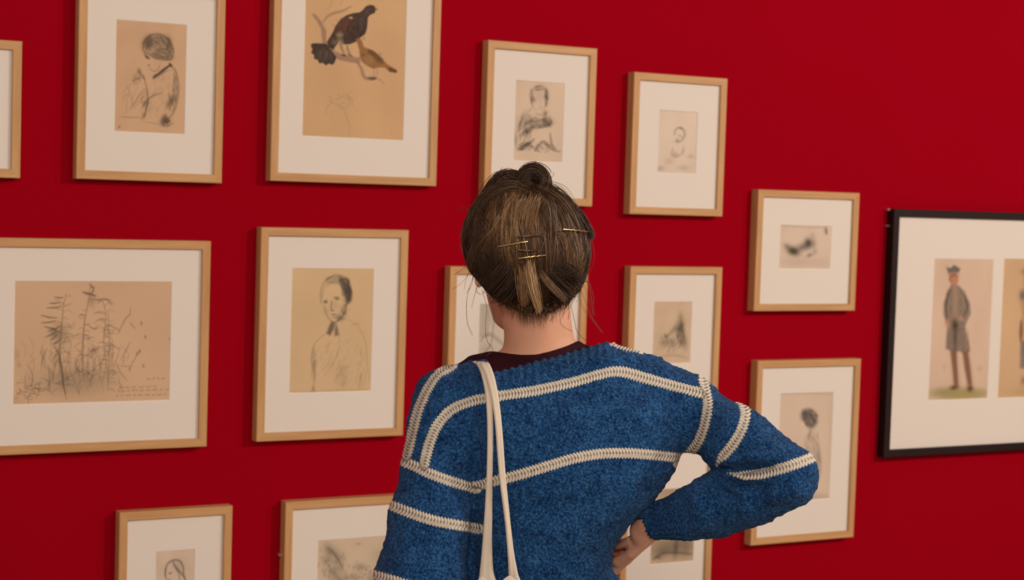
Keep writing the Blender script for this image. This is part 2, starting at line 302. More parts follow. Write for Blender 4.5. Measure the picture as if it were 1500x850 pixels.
def art_reeds(a):
    r = a.r; g = (.13, .095, .07); gr = (.14, .125, .085)
    a.B(95, 560, 42, 20, .32, gr); a.B(140, 555, 40, 22, .25, gr); a.B(91, 490, 10, 16, .35, gr)
    def stalk(pts, st=.55, w_=.9, leaves=14, ll=14, side=0, up=0):
        a.L(pts, w_, st, g); n = len(pts)-1
        for k in range(leaves):
            t = r.random()*n; i = min(int(t), n-1); f = t-i
            x = pts[i][0]*(1-f)+pts[i+1][0]*f; y = pts[i][1]*(1-f)+pts[i+1][1]*f
            s_ = side if side else r.choice((-1, 1)); l_ = ll*r.uniform(.5, 1.2)
            a.L([(x, y), (x+s_*l_*.5, y-l_*r.uniform(.0, .3)+up), (x+s_*l_, y+l_*r.uniform(-.45, .25)+up)], r.uniform(.6, 1.0), st*r.uniform(.5, 1.0), g)
    stalk([(97, 430), (93, 450), (90, 480), (88, 520), (93, 560), (97, 585)], .5, 1.0, 22, 15)
    for (x0, y0, x1, y1) in ((80, 435, 93, 436), (72, 444, 88, 443), (68, 451, 91, 449), (60, 462, 84, 466), (60, 473, 82, 470), (66, 494, 82, 486), (75, 480, 90, 488), (74, 498, 84, 490), (70, 485, 88, 478), (78, 505, 90, 495), (64, 478, 84, 482)):
        a.L([(x0, y0), ((x0+x1)/2, (y0+y1)/2+1), (x1, y1)], 1.1, .72, g)
    a.B(80, 489, 8, 6, .5, gr, 30); a.L([(80, 508), (86, 520), (90, 540), (93, 565), (96, 578)], 1.5, .75, g)
    stalk([(133, 415), (130, 440), (124, 470), (122, 500), (121, 540), (124, 560)], .5, .9, 20, 11); stalk([(124, 470), (121, 500), (123, 550)], .4, .8, 10, 9)
    a.L([(121, 428), (132, 431), (141, 434)], 1.5, .8, g); a.L([(131, 416), (137, 424), (133, 432)], 1.2, .7, g); a.B(134, 440, 5, 9, .35, g); a.B(137, 513, 6, 3, .6, g, -20)
    stalk([(149, 438), (155, 460), (152, 500), (157, 540), (158, 572)], .45, .9, 26, 15); stalk([(158, 455), (160, 500), (158, 560)], .45, .8, 16, 12)
    a.L([(143, 445), (150, 438), (158, 440), (164, 448)], 1.0, .6, g); a.L([(130, 478), (138, 482), (145, 480)], 1.0, .6, g); a.L([(157, 476), (170, 481), (176, 486)], .9, .5, g); a.L([(158, 500), (168, 508), (176, 512)], .9, .5, g)
    a.L([(191, 450), (190, 462), (186, 464), (178, 478), (172, 490)], .8, .55, g); a.L([(190, 472), (198, 482)], .9, .5, g); a.L([(191, 500), (184, 515), (176, 528)], .8, .5, g); a.L([(170, 530), (176, 545), (186, 558)], .8, .45, g); a.L([(205, 512), (198, 525), (190, 538)], .8, .45, g); a.L([(172, 535), (185, 537), (196, 537)], .7, .4, g)
    for x, y in ((207, 474), (213, 494), (205, 515), (210, 536), (249, 497), (190, 541), (201, 518)): a.B(x, y, 1.4, 2.6, .6, g)
    for k in range(120):
        x = r.gauss(112, 40); y = r.uniform(520, 580); h = r.uniform(10, 40)
        if x < 30 or x > 190: continue
        a.L([(x, y), (x+r.uniform(-5, 5), y-h*.5), (x+r.uniform(-9, 9), y-h)], r.uniform(.5, .8), r.uniform(.2, .45), g)
    for k in range(55):
        x = r.uniform(62, 180); y = r.uniform(480, 560); an = r.uniform(-2.6, -.5); l_ = r.uniform(8, 20)
        a.L([(x, y), (x+l_*.5*math.cos(an), y+l_*.6*math.sin(an)), (x+l_*math.cos(an), y+l_*.7*math.sin(an))], .6, r.uniform(.25, .5), g)
    for k in range(34):
        x = r.uniform(22, 68); y = r.gauss(572, 5); an = r.uniform(0, 6.3); a.L([(x, y), (x+7*math.cos(an), y+5*math.sin(an)), (x+12*math.cos(an+.5), y+8*math.sin(an+.5))], .7, .42, g)
    for (x0, x1, y) in ((215, 238, 555), (175, 226, 568), (172, 244, 573), (170, 240, 580)):          # the pencil note, too small to read
        x = x0
        while x < x1:
            wl = r.uniform(4, 9); q = [(x+k*1.1, y-(x-x0)*.03+r.uniform(-1.3, 1.1)) for k in range(int(wl/1.1))]
            if len(q) > 1: a.L(q, .55, .5, g, taper=False)
            x += wl+2
    a.B(25, 520, 4, 9, .2, (.25, .13, .06)); a.B(28, 535, 3, 4, .25, (.25, .13, .06)); a.B(22, 590, 14, 8, .18, (.3, .2, .1))
def art_portrait(a):
    hd = (.05, .047, .045)
    a.L([(470, 445), (469, 430), (473, 417), (482, 407), (493, 403), (504, 406), (512, 416), (515, 430), (514, 441), (509, 446)], 1.3, .3, hd)
    a.G([(477, 412), (487, 405), (497, 403), (504, 410), (498, 418), (486, 416), (475, 422)], .22, hd, 3); a.G([(497, 405), (506, 408), (513, 418), (516, 430), (514, 441), (508, 446), (505, 437), (503, 424), (497, 416)], .80, hd, 2.2)
    a.B(510, 427, 4, 11, .5, (.03, .03, .03), -15); a.B(472, 432, 1.6, 10, .3, hd, 8)
    a.K(508, 425, 7, 18, 70, 70, 10, .40, .7, hd); a.K(490, 409, 13, 6, 45, -20, 9, .25, .6, hd); a.K(505, 453, 4, 12, 35, 75, 6, .25, .6, hd); a.K(498, 467, 7, 4, 25, 120, 6, .25, .6, hd); a.B(478, 455, 5, 7, .12, hd); a.B(491, 447, 4, 6, .14, hd); a.L([(474, 441), (480, 440)], 1.0, .5, hd); a.B(477, 443, 3, 1.6, .75, hd); a.L([(488, 436), (497, 435)], 1.0, .5, hd); a.B(494, 438, 3.4, 1.6, .7, hd); a.L([(486, 440), (485, 449), (486, 455)], 1.1, .55, hd); a.B(487, 455, 2.6, 1.6, .5, hd); a.B(489, 461, 4, 1.2, .6, hd); a.B(489, 465, 3, 1.1, .35, hd)
    a.L([(474, 447), (477, 458), (482, 467), (489, 472), (498, 468), (505, 458), (507, 447)], 1.1, .4, hd); a.B(503, 455, 5, 10, .3, hd, 15); a.B(498, 466, 6, 5, .3, hd)
    a.G([(485, 471), (491, 473), (489, 482), (484, 492), (478, 489), (481, 480)], .78, hd, 1.6); a.G([(492, 473), (495, 481), (497, 491), (490, 493), (490, 482)], .70, hd, 1.6)
    pe = (.16, .13, .10)
    a.K(461, 540, 4, 28, 40, 95, 12, .22, .7, pe); a.K(500, 530, 30, 35, 60, 115, 14, .10, .8, pe); a.K(530, 540, 8, 30, 30, 95, 14, .12, .8, pe); a.K(500, 548, 9, 18, 30, 120, 9, .2, .7, pe); a.K(480, 520, 14, 24, 30, 130, 12, .10, .8, pe)
    a.L([(478, 488), (466, 498), (459, 508), (456, 530), (461, 545), (459, 565), (457, 574)], 1.1, .35, pe); a.B(461, 534, 1.6, 8, .45, pe); a.B(459, 571, 3, 5, .35, pe); a.L([(505, 466), (517, 472), (529, 485), (536, 505), (538, 530), (541, 560)], 1.0, .25, pe); a.L([(497, 492), (496, 515), (486, 535), (474, 552)], .9, .25, pe); a.L([(483, 520), (480, 540)], .8, .2, pe); a.B(499, 545, 10, 16, .12, pe); a.L([(529, 545), (526, 572)], 1.6, .22, pe); a.L([(424, 574), (450, 574), (500, 572), (540, 571)], 1.2, .22, pe); a.L([(514, 476), (528, 474)], 1.2, .22, pe)
def art_behindhead(a):
    a.G([(702, 445), (717, 445), (716, 494), (700, 495)], .35, (.2, .2, .2), 2); a.B(722, 460, 12, 20, .3, (.2, .2, .2)); a.B(712, 515, 12, 14, .3, (.22, .22, .22)); a.B(775, 480, 30, 30, .3, (.2, .2, .2)); a.L([(703, 500), (718, 490), (742, 510)], 3, .3)
def art_dog(a):
    a.B(1162, 368, 9, 6, .85, (.05, .055, .03), 20); a.B(1184, 357, 6, 7, .6, (.05, .04, .035)); a.B(1174, 364, 12, 5, .4, PEN, -15); a.B(1162, 368, 8, 5, .6, (.05, .055, .03), 20); a.B(1153, 361, 6, 4, .45, PEN, 30); a.B(1184, 356, 5, 6, .75, PEN); a.B(1176, 361, 7, 5, .4, PEN); a.B(1192, 357, 4, 8, .3, PEN); a.B(1186, 374, 5, 3, .5, PEN, -20); a.B(1194, 369, 3, 4, .3, PEN); a.B(1190, 345, 4, 4, .18, PEN); a.L([(1210, 333), (1211, 344)], 1.8, .55); a.B(1209, 338, 3, 5, .25, PEN)
    a.L([(1145, 331), (1180, 333), (1207, 333.5)], 1.0, .2, taper=False); a.B(1175, 384, 35, 7, .12, PEN)
def art_seated(a):
    a.K(985, 500, 14, 16, 60, 110, 8, .22, .8); a.K(998, 488, 5, 18, 50, 80, 8, .35, .8); a.K(975, 500, 9, 10, 30, 60, 7, .2, .8); a.B(997, 479, 5, 9, .7, PEN, 12); a.B(992, 483, 6, 5, .45, PEN); a.B(997, 465, 4, 8, .35, PEN); a.B(1002, 498, 4, 13, .55, PEN, -8); a.B(976, 493, 3, 3, .45, PEN); a.B(985, 502, 10, 6, .3, PEN); a.L([(975, 495), (985, 485), (993, 470)], 1.4, .3); a.B(970, 505, 6, 8, .18, PEN); a.L([(960, 525), (985, 520), (1010, 526)], 2, .2)
def art_dark(a):
    a.B(985, 720, 40, 12, .25, PEN); a.B(985, 800, 40, 16, .45, (.10, .09, .06)); a.B(990, 803, 4, 14, .6, PEN, 6); a.B(970, 808, 16, 8, .4, PEN, -20); a.B(1005, 800, 10, 18, .35, PEN); a.L([(956, 820), (975, 810), (1015, 812)], 2, .5); a.B(964, 817, 5, 3, .5, PEN); a.B(985, 760, 26, 30, .35, PEN)
def art_back(a):
    hd = (.055, .05, .05)
    a.G([(1172, 607), (1176, 600), (1184, 598), (1192, 601), (1197, 609), (1197, 619), (1192, 626), (1186, 629), (1180, 620), (1173, 614)], .62, hd, 3); a.K(1187, 612, 11, 13, 80, 55, 9, .4, .8, hd); a.K(1192, 665, 12, 36, 70, 95, 12, .16, .9, hd); a.B(1193, 618, 4, 9, .5, hd, 15); a.B(1180, 606, 5, 4, .3, hd); a.L([(1187, 629), (1186, 640)], 1.5, .3); a.G([(1178, 640), (1190, 634), (1200, 650), (1200, 690), (1180, 700)], .14, hd, 4); a.B(1199, 672, 3, 12, .25, hd); a.L([(1190, 640), (1199, 655), (1202, 690), (1196, 712)], 1.5, .25); a.L([(1174, 655), (1172, 700)], 1.5, .2)
    a.B(1190, 729, 36, 6, .22, PEN); a.L([(1143, 577), (1180, 577), (1222, 577.5)], 1.2, .16, taper=False); a.B(1218, 650, 5, 70, .10, PEN)
def art_costume(a):
    a.B(1408, 577, 46, 10, .75, (.36, .30, .12), 0, 2); a.B(1380, 574, 16, 8, .35, (.25, .24, .10))
    cg = (.145, .115, .095); br = (.22, .10, .06)
    a.G([(1391, 403), (1398, 401), (1404, 404), (1404, 412), (1401, 418), (1394, 418), (1390, 411)], .85, (.45, .18, .09), 1.5); a.G([(1386, 391), (1392, 393), (1398, 388), (1407, 394), (1404, 400), (1396, 399), (1389, 401)], .85, (.06, .065, .085), 1.3); a.B(1392, 407, 2, 6, .5, (.30, .09, .05)); a.B(1397, 402, 6, 3.5, .8, (.30, .12, .07)); a.K(1400, 450, 17, 30, 60, 88, 10, .3, .8, (.07, .055, .05)); a.L([(1397, 515), (1399, 540), (1401, 566)], 4.2, .75, (.22, .10, .06), taper=False); a.L([(1414, 515), (1418, 540), (1421, 566)], 4.2, .75, (.22, .10, .06), taper=False)
    a.G([(1393, 417), (1404, 418), (1413, 427), (1421, 445), (1422, 460), (1416, 472), (1414, 480), (1420, 505), (1421, 515), (1413, 518), (1404, 515), (1398, 517), (1385, 511), (1386, 495), (1388, 478), (1382, 462), (1382, 445), (1387, 430)], .78, cg, 1.6)
    a.G([(1396, 420), (1402, 420), (1404, 440), (1402, 466), (1395, 468), (1396, 445)], .55, (.42, .27, .20), 2); a.B(1399, 477, 5, 9, .8, (.05, .035, .03)); a.B(1399, 497, 2.5, 18, .6, (.05, .035, .03)); a.B(1388, 474, 4, 7, .6, (.5, .26, .18)); a.B(1408, 467, 5, 4, .6, (.5, .28, .19)); a.L([(1392, 425), (1386, 445), (1387, 468)], 1.6, .6, (.07, .05, .045)); a.L([(1413, 432), (1417, 450), (1411, 466)], 1.6, .6, (.07, .05, .045)); a.L([(1413, 482), (1416, 500), (1414, 515)], 1.4, .6, (.4, .25, .18))
    for k in range(14): a.L([(1388+k*2.3, 480), (1387+k*2.5, 512)], .6, .35, (.06, .045, .04))
    a.G([(1392, 514), (1401, 515), (1402, 540), (1403, 562), (1398, 564), (1396, 545)], .85, br, 1.4); a.G([(1410, 516), (1418, 515), (1421, 540), (1423, 562), (1418, 563), (1413, 540)], .85, br, 1.4); a.B(1397, 568, 6, 3.5, .85, (.10, .05, .03), -10); a.B(1421, 570, 4.5, 4.5, .85, (.09, .045, .03))
    a.B(1383, 538, 2, 5, .15, PEN); a.B(1435, 540, 4, 4, .15, PEN)
def art_costume_other(a):
    a.G([(1495, 425), (1502, 422), (1512, 424), (1518, 440), (1512, 460), (1500, 462), (1494, 448)], .5, (.45, .28, .18), 2); a.B(1498, 433, 5, 8, .75, (.12, .11, .13)); a.G([(1497, 442), (1518, 440), (1522, 485), (1520, 520), (1495, 520), (1495, 490)], .65, (.50, .27, .10), 2); a.G([(1495, 500), (1520, 498), (1522, 540), (1494, 540)], .8, (.14, .13, .17), 2); a.B(1506, 412, 7, 9, .7, (.45, .2, .12)); a.B(1505, 398, 8, 5, .7, (.12, .09, .08)); a.B(1499, 558, 4, 6, .6, (.25, .13, .10)); a.B(1514, 558, 4, 6, .6, (.25, .13, .10)); a.L([(1496, 470), (1495, 500)], 2.5, .7, (.12, .05, .04)); a.B(1510, 574, 40, 8, .3, (.4, .28, .12))
def art_girl(a):
    a.L([(243, 846), (242, 836), (246, 826), (254, 821), (263, 822), (268, 830), (269, 840), (272, 852)], 1.4, .6); a.B(260, 829, 9, 9, .2, PEN); a.L([(253, 823), (258, 832), (267, 842), (272, 850)], 1.8, .6); a.L([(244, 832), (242, 842), (244, 850)], 1.0, .5); a.L([(247, 840), (252, 840)], 1.3, .6); a.L([(245, 850), (249, 849)], 1.2, .5); a.L([(258, 832), (262, 842), (264, 856)], 1.2, .4); a.L([(240, 870), (260, 862), (278, 880)], 1.5, .4); a.B(262, 880, 12, 20, .2, PEN)
def art_trees(a):
    for (x, y, rx, ry, s_, an) in ((482, 806, 7, 11, .45, -30), (495, 818, 9, 14, .35, -20), (478, 822, 7, 8, .35, 0), (488, 838, 12, 10, .35, 0), (528, 831, 9, 6, .4, 0), (520, 845, 10, 6, .3, 0), (545, 850, 10, 14, .4, 0), (525, 797, 4, 2, .3, 0), (500, 850, 14, 8, .3, 0), (560, 815, 18, 14, .25, 0), (600, 830, 25, 20, .3, 0)): a.B(x, y, rx, ry, s_, (.12, .10, .07), an)
    for k in range(60):
        x, y = a.r.gauss(490, 12), a.r.gauss(830, 18); a.L([(x, y), (x+a.r.uniform(-3, 6), y+a.r.uniform(2, 8))], .9, .3)
    for k in range(25): x, y = a.r.gauss(532, 12), a.r.gauss(842, 10); a.L([(x, y), (x+a.r.uniform(-3, 6), y+a.r.uniform(-4, 6))], .9, .3)
    a.L([(480, 803), (492, 815), (503, 835)], 1.4, .5)

def ring_faces(n, k):
    return [(i*4+j, i*4+(j+1) % 4, (i+1)*4+(j+1) % 4, (i+1)*4+j) for i in range(k-1) for j in range(4)]
def frame_at(box, label, group, papers, dark=False, fw=FW, name='framed_drawing', clip=None):
    """box = outer (X0, X1, Z0, Z1) on the wall; papers = [(window X0, X1, Z0, Z1), colour, painter, density]"""
    X0, X1, Z0, Z1 = box; root = empty(name, ((X0+X1)/2, 0, Z0)); tag(root, label, 'picture', group)
    def rect(i, y): return [(X0+i, y, Z0+i), (X1-i, y, Z0+i), (X1-i, y, Z1-i), (X0+i, y, Z1-i)]
    prof = [(0, -.0005), (0, -DEP+.0012), (.0012, -DEP), (fw-.001, -DEP), (fw, -DEP+.001), (fw, -DEP+REC+.004), (fw-.006, -DEP+REC+.004), (fw-.006, -.0005)]
    V = [p for i, y in prof for p in rect(i, y)]; k = len(prof)
    Fc = ring_faces(4, k)+[(j+(k-1)*4, (j+1) % 4+(k-1)*4, (j+1) % 4, j) for j in range(4)]
    mi = [j % 2 for i in range(k-1) for j in range(4)]+[j % 2 for j in range(4)]
    meshobj('frame_moulding', V, Fc, [M['dark']] if dark else [M['wood_h'], M['wood_v']], root, False, None if dark else mi)
    ym = -DEP+REC; th = .0016; a0, a1, c0, c1 = X0+fw-.005, X1-fw+.005, Z0+fw-.005, Z1-fw+.005
    xs = sorted(papers, key=lambda q: q[0][0]); V, Fc, mi = [], [], []
    def quad(p, mm=0):
        n = len(V); V.extend(p); Fc.append((n, n+1, n+2, n+3)); mi.append(mm)
    zl = min(q[0][2] for q in xs); zh = max(q[0][3] for q in xs); xa = a0
    quad([(a0, ym, c0), (a1, ym, c0), (a1, ym, zl), (a0, ym, zl)]); quad([(a0, ym, zh), (a1, ym, zh), (a1, ym, c1), (a0, ym, c1)])
    for q in xs:
        w0, w1, z0, z1 = q[0]; quad([(xa, ym, zl), (w0, ym, zl), (w0, ym, zh), (xa, ym, zh)])
        if z0 > zl+1e-6: quad([(w0, ym, zl), (w1, ym, zl), (w1, ym, z0), (w0, ym, z0)])
        if z1 < zh-1e-6: quad([(w0, ym, z1), (w1, ym, z1), (w1, ym, zh), (w0, ym, zh)])
        xa = w1; e = .0011
        o = [(w0, ym, z0), (w1, ym, z0), (w1, ym, z1), (w0, ym, z1)]; n_ = [(w0+e, ym+th, z0+e), (w1-e, ym+th, z0+e), (w1-e, ym+th, z1-e), (w0+e, ym+th, z1-e)]
        for j in range(4): quad([o[j], o[(j+1) % 4], n_[(j+1) % 4], n_[j]], 1)
    quad([(xa, ym, zl), (a1, ym, zl), (a1, ym, zh), (xa, ym, zh)])
    quad([(a0, ym+th+.002, c0), (a0, ym+th+.002, c1), (a1, ym+th+.002, c1), (a1, ym+th+.002, c0)])       # backing board
    meshobj('picture_mat', V, Fc, [M['mat'], M['bevel']], root, False, mi)
    for (wb, col, fn, den) in xs:
        w0, w1, z0, z1 = wb; yp = ym+th
        c4 = W2P(np.array([(w0, yp, z0), (w1, yp, z0), (w0, yp, z1)])); nx = int(np.hypot(*(c4[1]-c4[0]))*den)+2; nz_ = int(np.hypot(*(c4[2]-c4[0]))*den)+2
        gx, gz = np.meshgrid(np.linspace(w0, w1, nx), np.linspace(z0, z1, nz_)); P3 = np.stack([gx.ravel(), np.full(gx.size, yp), gz.ravel()], -1)
        idx = np.arange(nx*nz_).reshape(nz_, nx); Fq = np.stack([idx[:-1, :-1].ravel(), idx[:-1, 1:].ravel(), idx[1:, 1:].ravel(), idx[1:, :-1].ravel()], -1)
        ar = Art(W2P(P3), col, len(label)); fn(ar)
        o = meshobj('drawing_sheet', P3, Fq.tolist(), M['art'], root, True)
        ca = o.data.color_attributes.new('art', 'FLOAT_COLOR', 'POINT'); ca.data.foreach_set('color', np.concatenate([np.clip(ar.c, 0, 1), np.ones((len(P3), 1))], 1).astype(np.float32).ravel())
    if clip is not None:
        for (cx, cz) in clip:
            V, Fc = boxmesh(cx-.004, cx+.003, -.012, 0, cz-.003, cz+.003); meshobj('wall_clip', V, Fc, M['steel'], root, False)
    return root

ZC = 1.6
def fbox(l, r_, b_, t): return (l, r_, ZC+b_, ZC+t)
YP = -DEP+REC
def win(x0, x1, y0, y1, ym=None):
    """sheet corners read on the photo -> window on the mat plane; args are four corner means"""
    cx, cy = (x0+x1)/2, (y0+y1)/2
    return (wallpt(x0, cy, YP)[0], wallpt(x1, cy, YP)[0], wallpt(cx, y1, YP)[1], wallpt(cx, y0, YP)[1])
TAN = (.62, .41, .26); PALE = (.72, .61, .515); GW = 'pale wood framed drawings on the red wall'
frame_at(fbox(.468, .768, .0073, .287), 'pale wood framed picture cut off at the left edge, high on the red wall', GW, [((.56, .67, ZC+.09, ZC+.21), PALE, lambda a: None, .3)])
frame_at(fbox(.8823, 1.1983, .0104, .425), 'framed drawing of a headscarfed person in profile, on tan paper', GW, [(win(168.6, 272.3, 32, 195), TAN, art_headscarf, 1.3)])
frame_at(fbox(1.3085, 1.7145, .0199, .60), 'large pale framed watercolour of two birds on a branch', GW, [(win(445.7, 594.5, -62, 203), (.62, .40, .22), art_birds, 1.4)])
frame_at(fbox(1.8385, 2.1359, -.0166, .3658), 'pale framed sketch of a seated figure, directly above the person\'s hair bun', GW, [(win(753.8, 825.5, 119.5, 237.2), (.68, .54, .42), art_arms, 1.0)])
frame_at(fbox(2.2437, 2.5221, -.0322, .3165), 'pale framed very faint child sketch, high to the right of the person\'s head', GW, [(win(964.4, 1020.9, 162.5, 254.8), (.73, .61, .51), art_child, 1.0)])
frame_at(fbox(.635, 1.177, -.5646, -.1154), 'wide landscape framed drawing of reeds and tall plants with a handwritten note', GW, [(win(20.1, 250.1, 412, 590.3), (.64, .435, .285), art_reeds, 1.7)])
frame_at(fbox(1.2908, 1.6479, -.5588, -.0829), 'framed portrait drawing of a dark-haired woman wearing a dark neck bow', GW, [(win(425.6, 545.4, 393.2, 575), (.655, .475, .285), art_portrait, 1.3)])
frame_at(fbox(1.7568, 2.1311, -.61, -.1654), 'pale framed picture mostly hidden behind the person\'s neck and shoulder', GW, [(win(700.5, 818, 445, 590), (.68, .60, .52), art_behindhead, .7)])
frame_at(fbox(2.6314, 2.9633, -.2738, .04), 'nearly square pale framed picture with one small dark smudged animal sketch', GW, [(win(1142.4, 1217.3, 330.3, 394.6), (.69, .56, .465), art_dog, 1.0)])
frame_at(fbox(2.2527, 2.5286, -.51, -.1612), 'pale framed small sketch just above the person\'s right shoulder', GW, [(win(956.9, 1012.6, 442, 533), (.62, .475, .345), art_seated, 1.0)])
frame_at(fbox(2.2527, 2.5286, -1.02, -.605), 'pale framed dark landscape picture below the bent arm, beside the hand on hip', GW, [(win(954.5, 1017.5, 716, 825), (.60, .455, .32), art_dark, 1.0)])
frame_at(fbox(2.6504, 2.9918, -.8865, -.4032), 'pale framed drawing of a dark-haired head, partly behind the bent elbow', GW, [(win(1140.4, 1218, 575.5, 733.5), (.68, .55, .445), art_back, 1.0)])
frame_at(fbox(3.084, 4.02, -.6753, .0009), 'wide black framed pair of costume figures at the right edge of the photo', None, [(win(1364.5, 1451, 379.5, 585.5), (.66, .50, .39), art_costume, .9), (win(1466.5, 1550, 379.5, 582), (.62, .42, .25), art_costume_other, .9)], True, .021, clip=[(3.081, ZC-.002), (3.081, ZC-.045)])
frame_at(fbox(.9873, 1.2396, -1.06, -.6988), 'small pale framed sketch of a girl\'s head, low near the bottom left', GW, [(win(227, 284.7, 806.7, 905), (.66, .53, .42), art_girl, 1.0)])
frame_at(fbox(1.3632, 1.80, -1.02, -.6979), 'pale framed sketch of trees, low beside the hanging blue sleeve', GW, [(win(464, 642, 786, 930), (.65, .53, .40), art_trees, .9)], clip=[(1.361, ZC-.82)])

# ---------------------------------------------------------------- signed-distance modelling (camera-aligned metres)
class Grid:
    def __init__(s, lo, hi, h):
        s.lo = np.array(lo, float); s.h = h; s.n = np.ceil((np.array(hi)-s.lo)/h).astype(int)+1
        s.ax = [(s.lo[i]+h*np.arange(s.n[i])).astype(np.float32) for i in range(3)]
        s.v = np.full(tuple(s.n), 1.0, np.float32)
    def sub(s, lo, hi):
        a = np.clip(((np.array(lo)-s.lo)/s.h).astype(int), 0, s.n-1); b_ = np.clip(((np.array(hi)-s.lo)/s.h).astype(int)+2, 1, s.n)
        sl = tuple(slice(i, j) for i, j in zip(a, b_)); X, Y, Z = s.ax[0][sl[0]][:, None, None], s.ax[1][sl[1]][None, :, None], s.ax[2][sl[2]][None, None, :]
        return sl, X, Y, Z
    def put(s, sl, d, k=0.0, neg=False):
        a = s.v[sl]
        if neg:
            d = -d; 
            if k > 0: h = np.clip(.5-.5*(a-d)/k, 0, 1); s.v[sl] = a*(1-h)+d*h+k*h*(1-h)
            else: s.v[sl] = np.maximum(a, d)
        elif k > 0: h = np.clip(.5+.5*(a-d)/k, 0, 1); s.v[sl] = a*(1-h)+d*h-k*h*(1-h)
        else: s.v[sl] = np.minimum(a, d)
    def cone(s, A, ra, B, rb, k=.02, sq=(1, 1, 1), neg=False):
        A, B = np.array(A, float), np.array(B, float); m = max(ra, rb)+k+.03
        sl, X, Y, Z = s.sub(np.minimum(A, B)-m/np.array(sq).min(), np.maximum(A, B)+m/np.array(sq).min())
        q = np.array(sq, float); A = A*q; B = B*q; d = B-A; L2 = d@d+1e-12
        X, Y, Z = X*q[0], Y*q[1], Z*q[2]
        t = np.clip(((X-A[0])*d[0]+(Y-A[1])*d[1]+(Z-A[2])*d[2])/L2, 0, 1)
        s.put(sl, np.sqrt((X-A[0]-t*d[0])**2+(Y-A[1]-t*d[1])**2+(Z-A[2]-t*d[2])**2)-(ra+(rb-ra)*t), k, neg)
    def chain(s, pts, k=.02, sq=(1, 1, 1)):
        for (a, ra), (b_, rb) in zip(pts[:-1], pts[1:]): s.cone(a, ra, b_, rb, k, sq)
    def ell(s, c, r, k=.02, rot=None, neg=False):
        c = np.array(c, float); m = max(r)+k+.03; sl, X, Y, Z = s.sub(c-m, c+m); X, Y, Z = X-c[0], Y-c[1], Z-c[2]
        if rot is not None:
            X, Y, Z = (rot[0][0]*X+rot[0][1]*Y+rot[0][2]*Z, rot[1][0]*X+rot[1][1]*Y+rot[1][2]*Z, rot[2][0]*X+rot[2][1]*Y+rot[2][2]*Z)
        k0 = np.sqrt((X/r[0])**2+(Y/r[1])**2+(Z/r[2])**2); k1 = np.sqrt((X/r[0]**2)**2+(Y/r[1]**2)**2+(Z/r[2]**2)**2)+1e-6
        s.put(sl, k0*(k0-1)/k1, k, neg)
    def rows(s, rows, p=2.4, k=.02, inset=0.0, cap=True):
        """rows = (py, left px, right px, centre depth, half depth) read as horizontal sections"""
        z = np.array([(425-r_[0])*r_[3]/F for r_ in rows]); o = np.argsort(z); z = z[o]
        cx = np.array([((r_[1]+r_[2])/2-750)*r_[3]/F for r_ in rows])[o]; ha = np.array([(r_[2]-r_[1])/2*r_[3]/F for r_ in rows])[o]-inset
        cy = np.array([r_[3] for r_ in rows])[o]; hb = np.array([r_[4] for r_ in rows])[o]-inset
        sl, X, Y, Z = s.sub((cx-ha).min()*np.ones(3)*[1, 0, 0]+[-.08, (cy-hb).min()-.08, z[0]-.03], [(cx+ha).max()+.08, (cy+hb).max()+.08, z[-1]+.03])
        zz = Z.ravel(); f = lambda q: np.interp(zz, z, q)[None, None, :]
        d = ((np.abs((X-f(cx))/f(ha))**p+np.abs((Y-f(cy))/f(hb))**p)**(1/p)-1)*np.minimum(f(ha), f(hb))
        if cap: d = np.maximum(d, np.maximum(Z-z[-1], z[0]-Z))
        s.put(sl, d.astype(np.float32), k)
    def mesh(s, smooth=2):
        v = s.v; n = v.shape; ins = v < 0
        c = np.zeros(tuple(i-1 for i in n), np.int8)
        for i in (0, 1):
            for j in (0, 1):
                for k in (0, 1): c += ins[i:n[0]-1+i, j:n[1]-1+j, k:n[2]-1+k]
        act = np.argwhere((c > 0) & (c < 8)); vid = -np.ones(c.shape, np.int64); vid[tuple(act.T)] = np.arange(len(act))
        S_ = np.zeros((len(act), 3)); W_ = np.zeros(len(act))
        cs = [(i, j, k) for i in (0, 1) for j in (0, 1) for k in (0, 1)]; cv = {q: v[act[:, 0]+q[0], act[:, 1]+q[1], act[:, 2]+q[2]] for q in cs}
        for q in cs:
            for a in range(3):
                if q[a]: continue
                e = list(q); e[a] = 1; e = tuple(e); A, B = cv[q], cv[e]; m = (A < 0) != (B < 0); t = np.where(m, A/np.where(A-B == 0, 1, A-B), 0)
                pt_ = np.array(q, float)[None]+0*S_; pt_[:, a] += t; S_[m] += pt_[m]; W_ += m
        V = s.lo+(act+S_/np.maximum(W_, 1)[:, None])*s.h
        Q = []
        for a in range(3):
            b_, c_ = (a+1) % 3, (a+2) % 3; sl0 = [slice(None)]*3; sl1 = [slice(None)]*3; sl0[a] = slice(0, -1); sl1[a] = slice(1, None)
            A, B = ins[tuple(sl0)], ins[tuple(sl1)]
            for val in (0, 1):
                e = np.argwhere((A != B) & (A == bool(val))); ok = (e[:, b_] > 0) & (e[:, c_] > 0) & (e[:, b_] < n[b_]-1) & (e[:, c_] < n[c_]-1); e = e[ok]
                ids = []
                for db, dc in ((1, 1), (0, 1), (0, 0), (1, 0)):
                    g_ = e.copy(); g_[:, b_] -= db; g_[:, c_] -= dc; ids.append(vid[tuple(g_.T)])
                q = np.stack(ids, -1); Q.append(q if val else q[:, ::-1])
        Q = np.concatenate(Q)
        for _ in range(smooth): V = lap(V, Q, .5)
        return V, Q
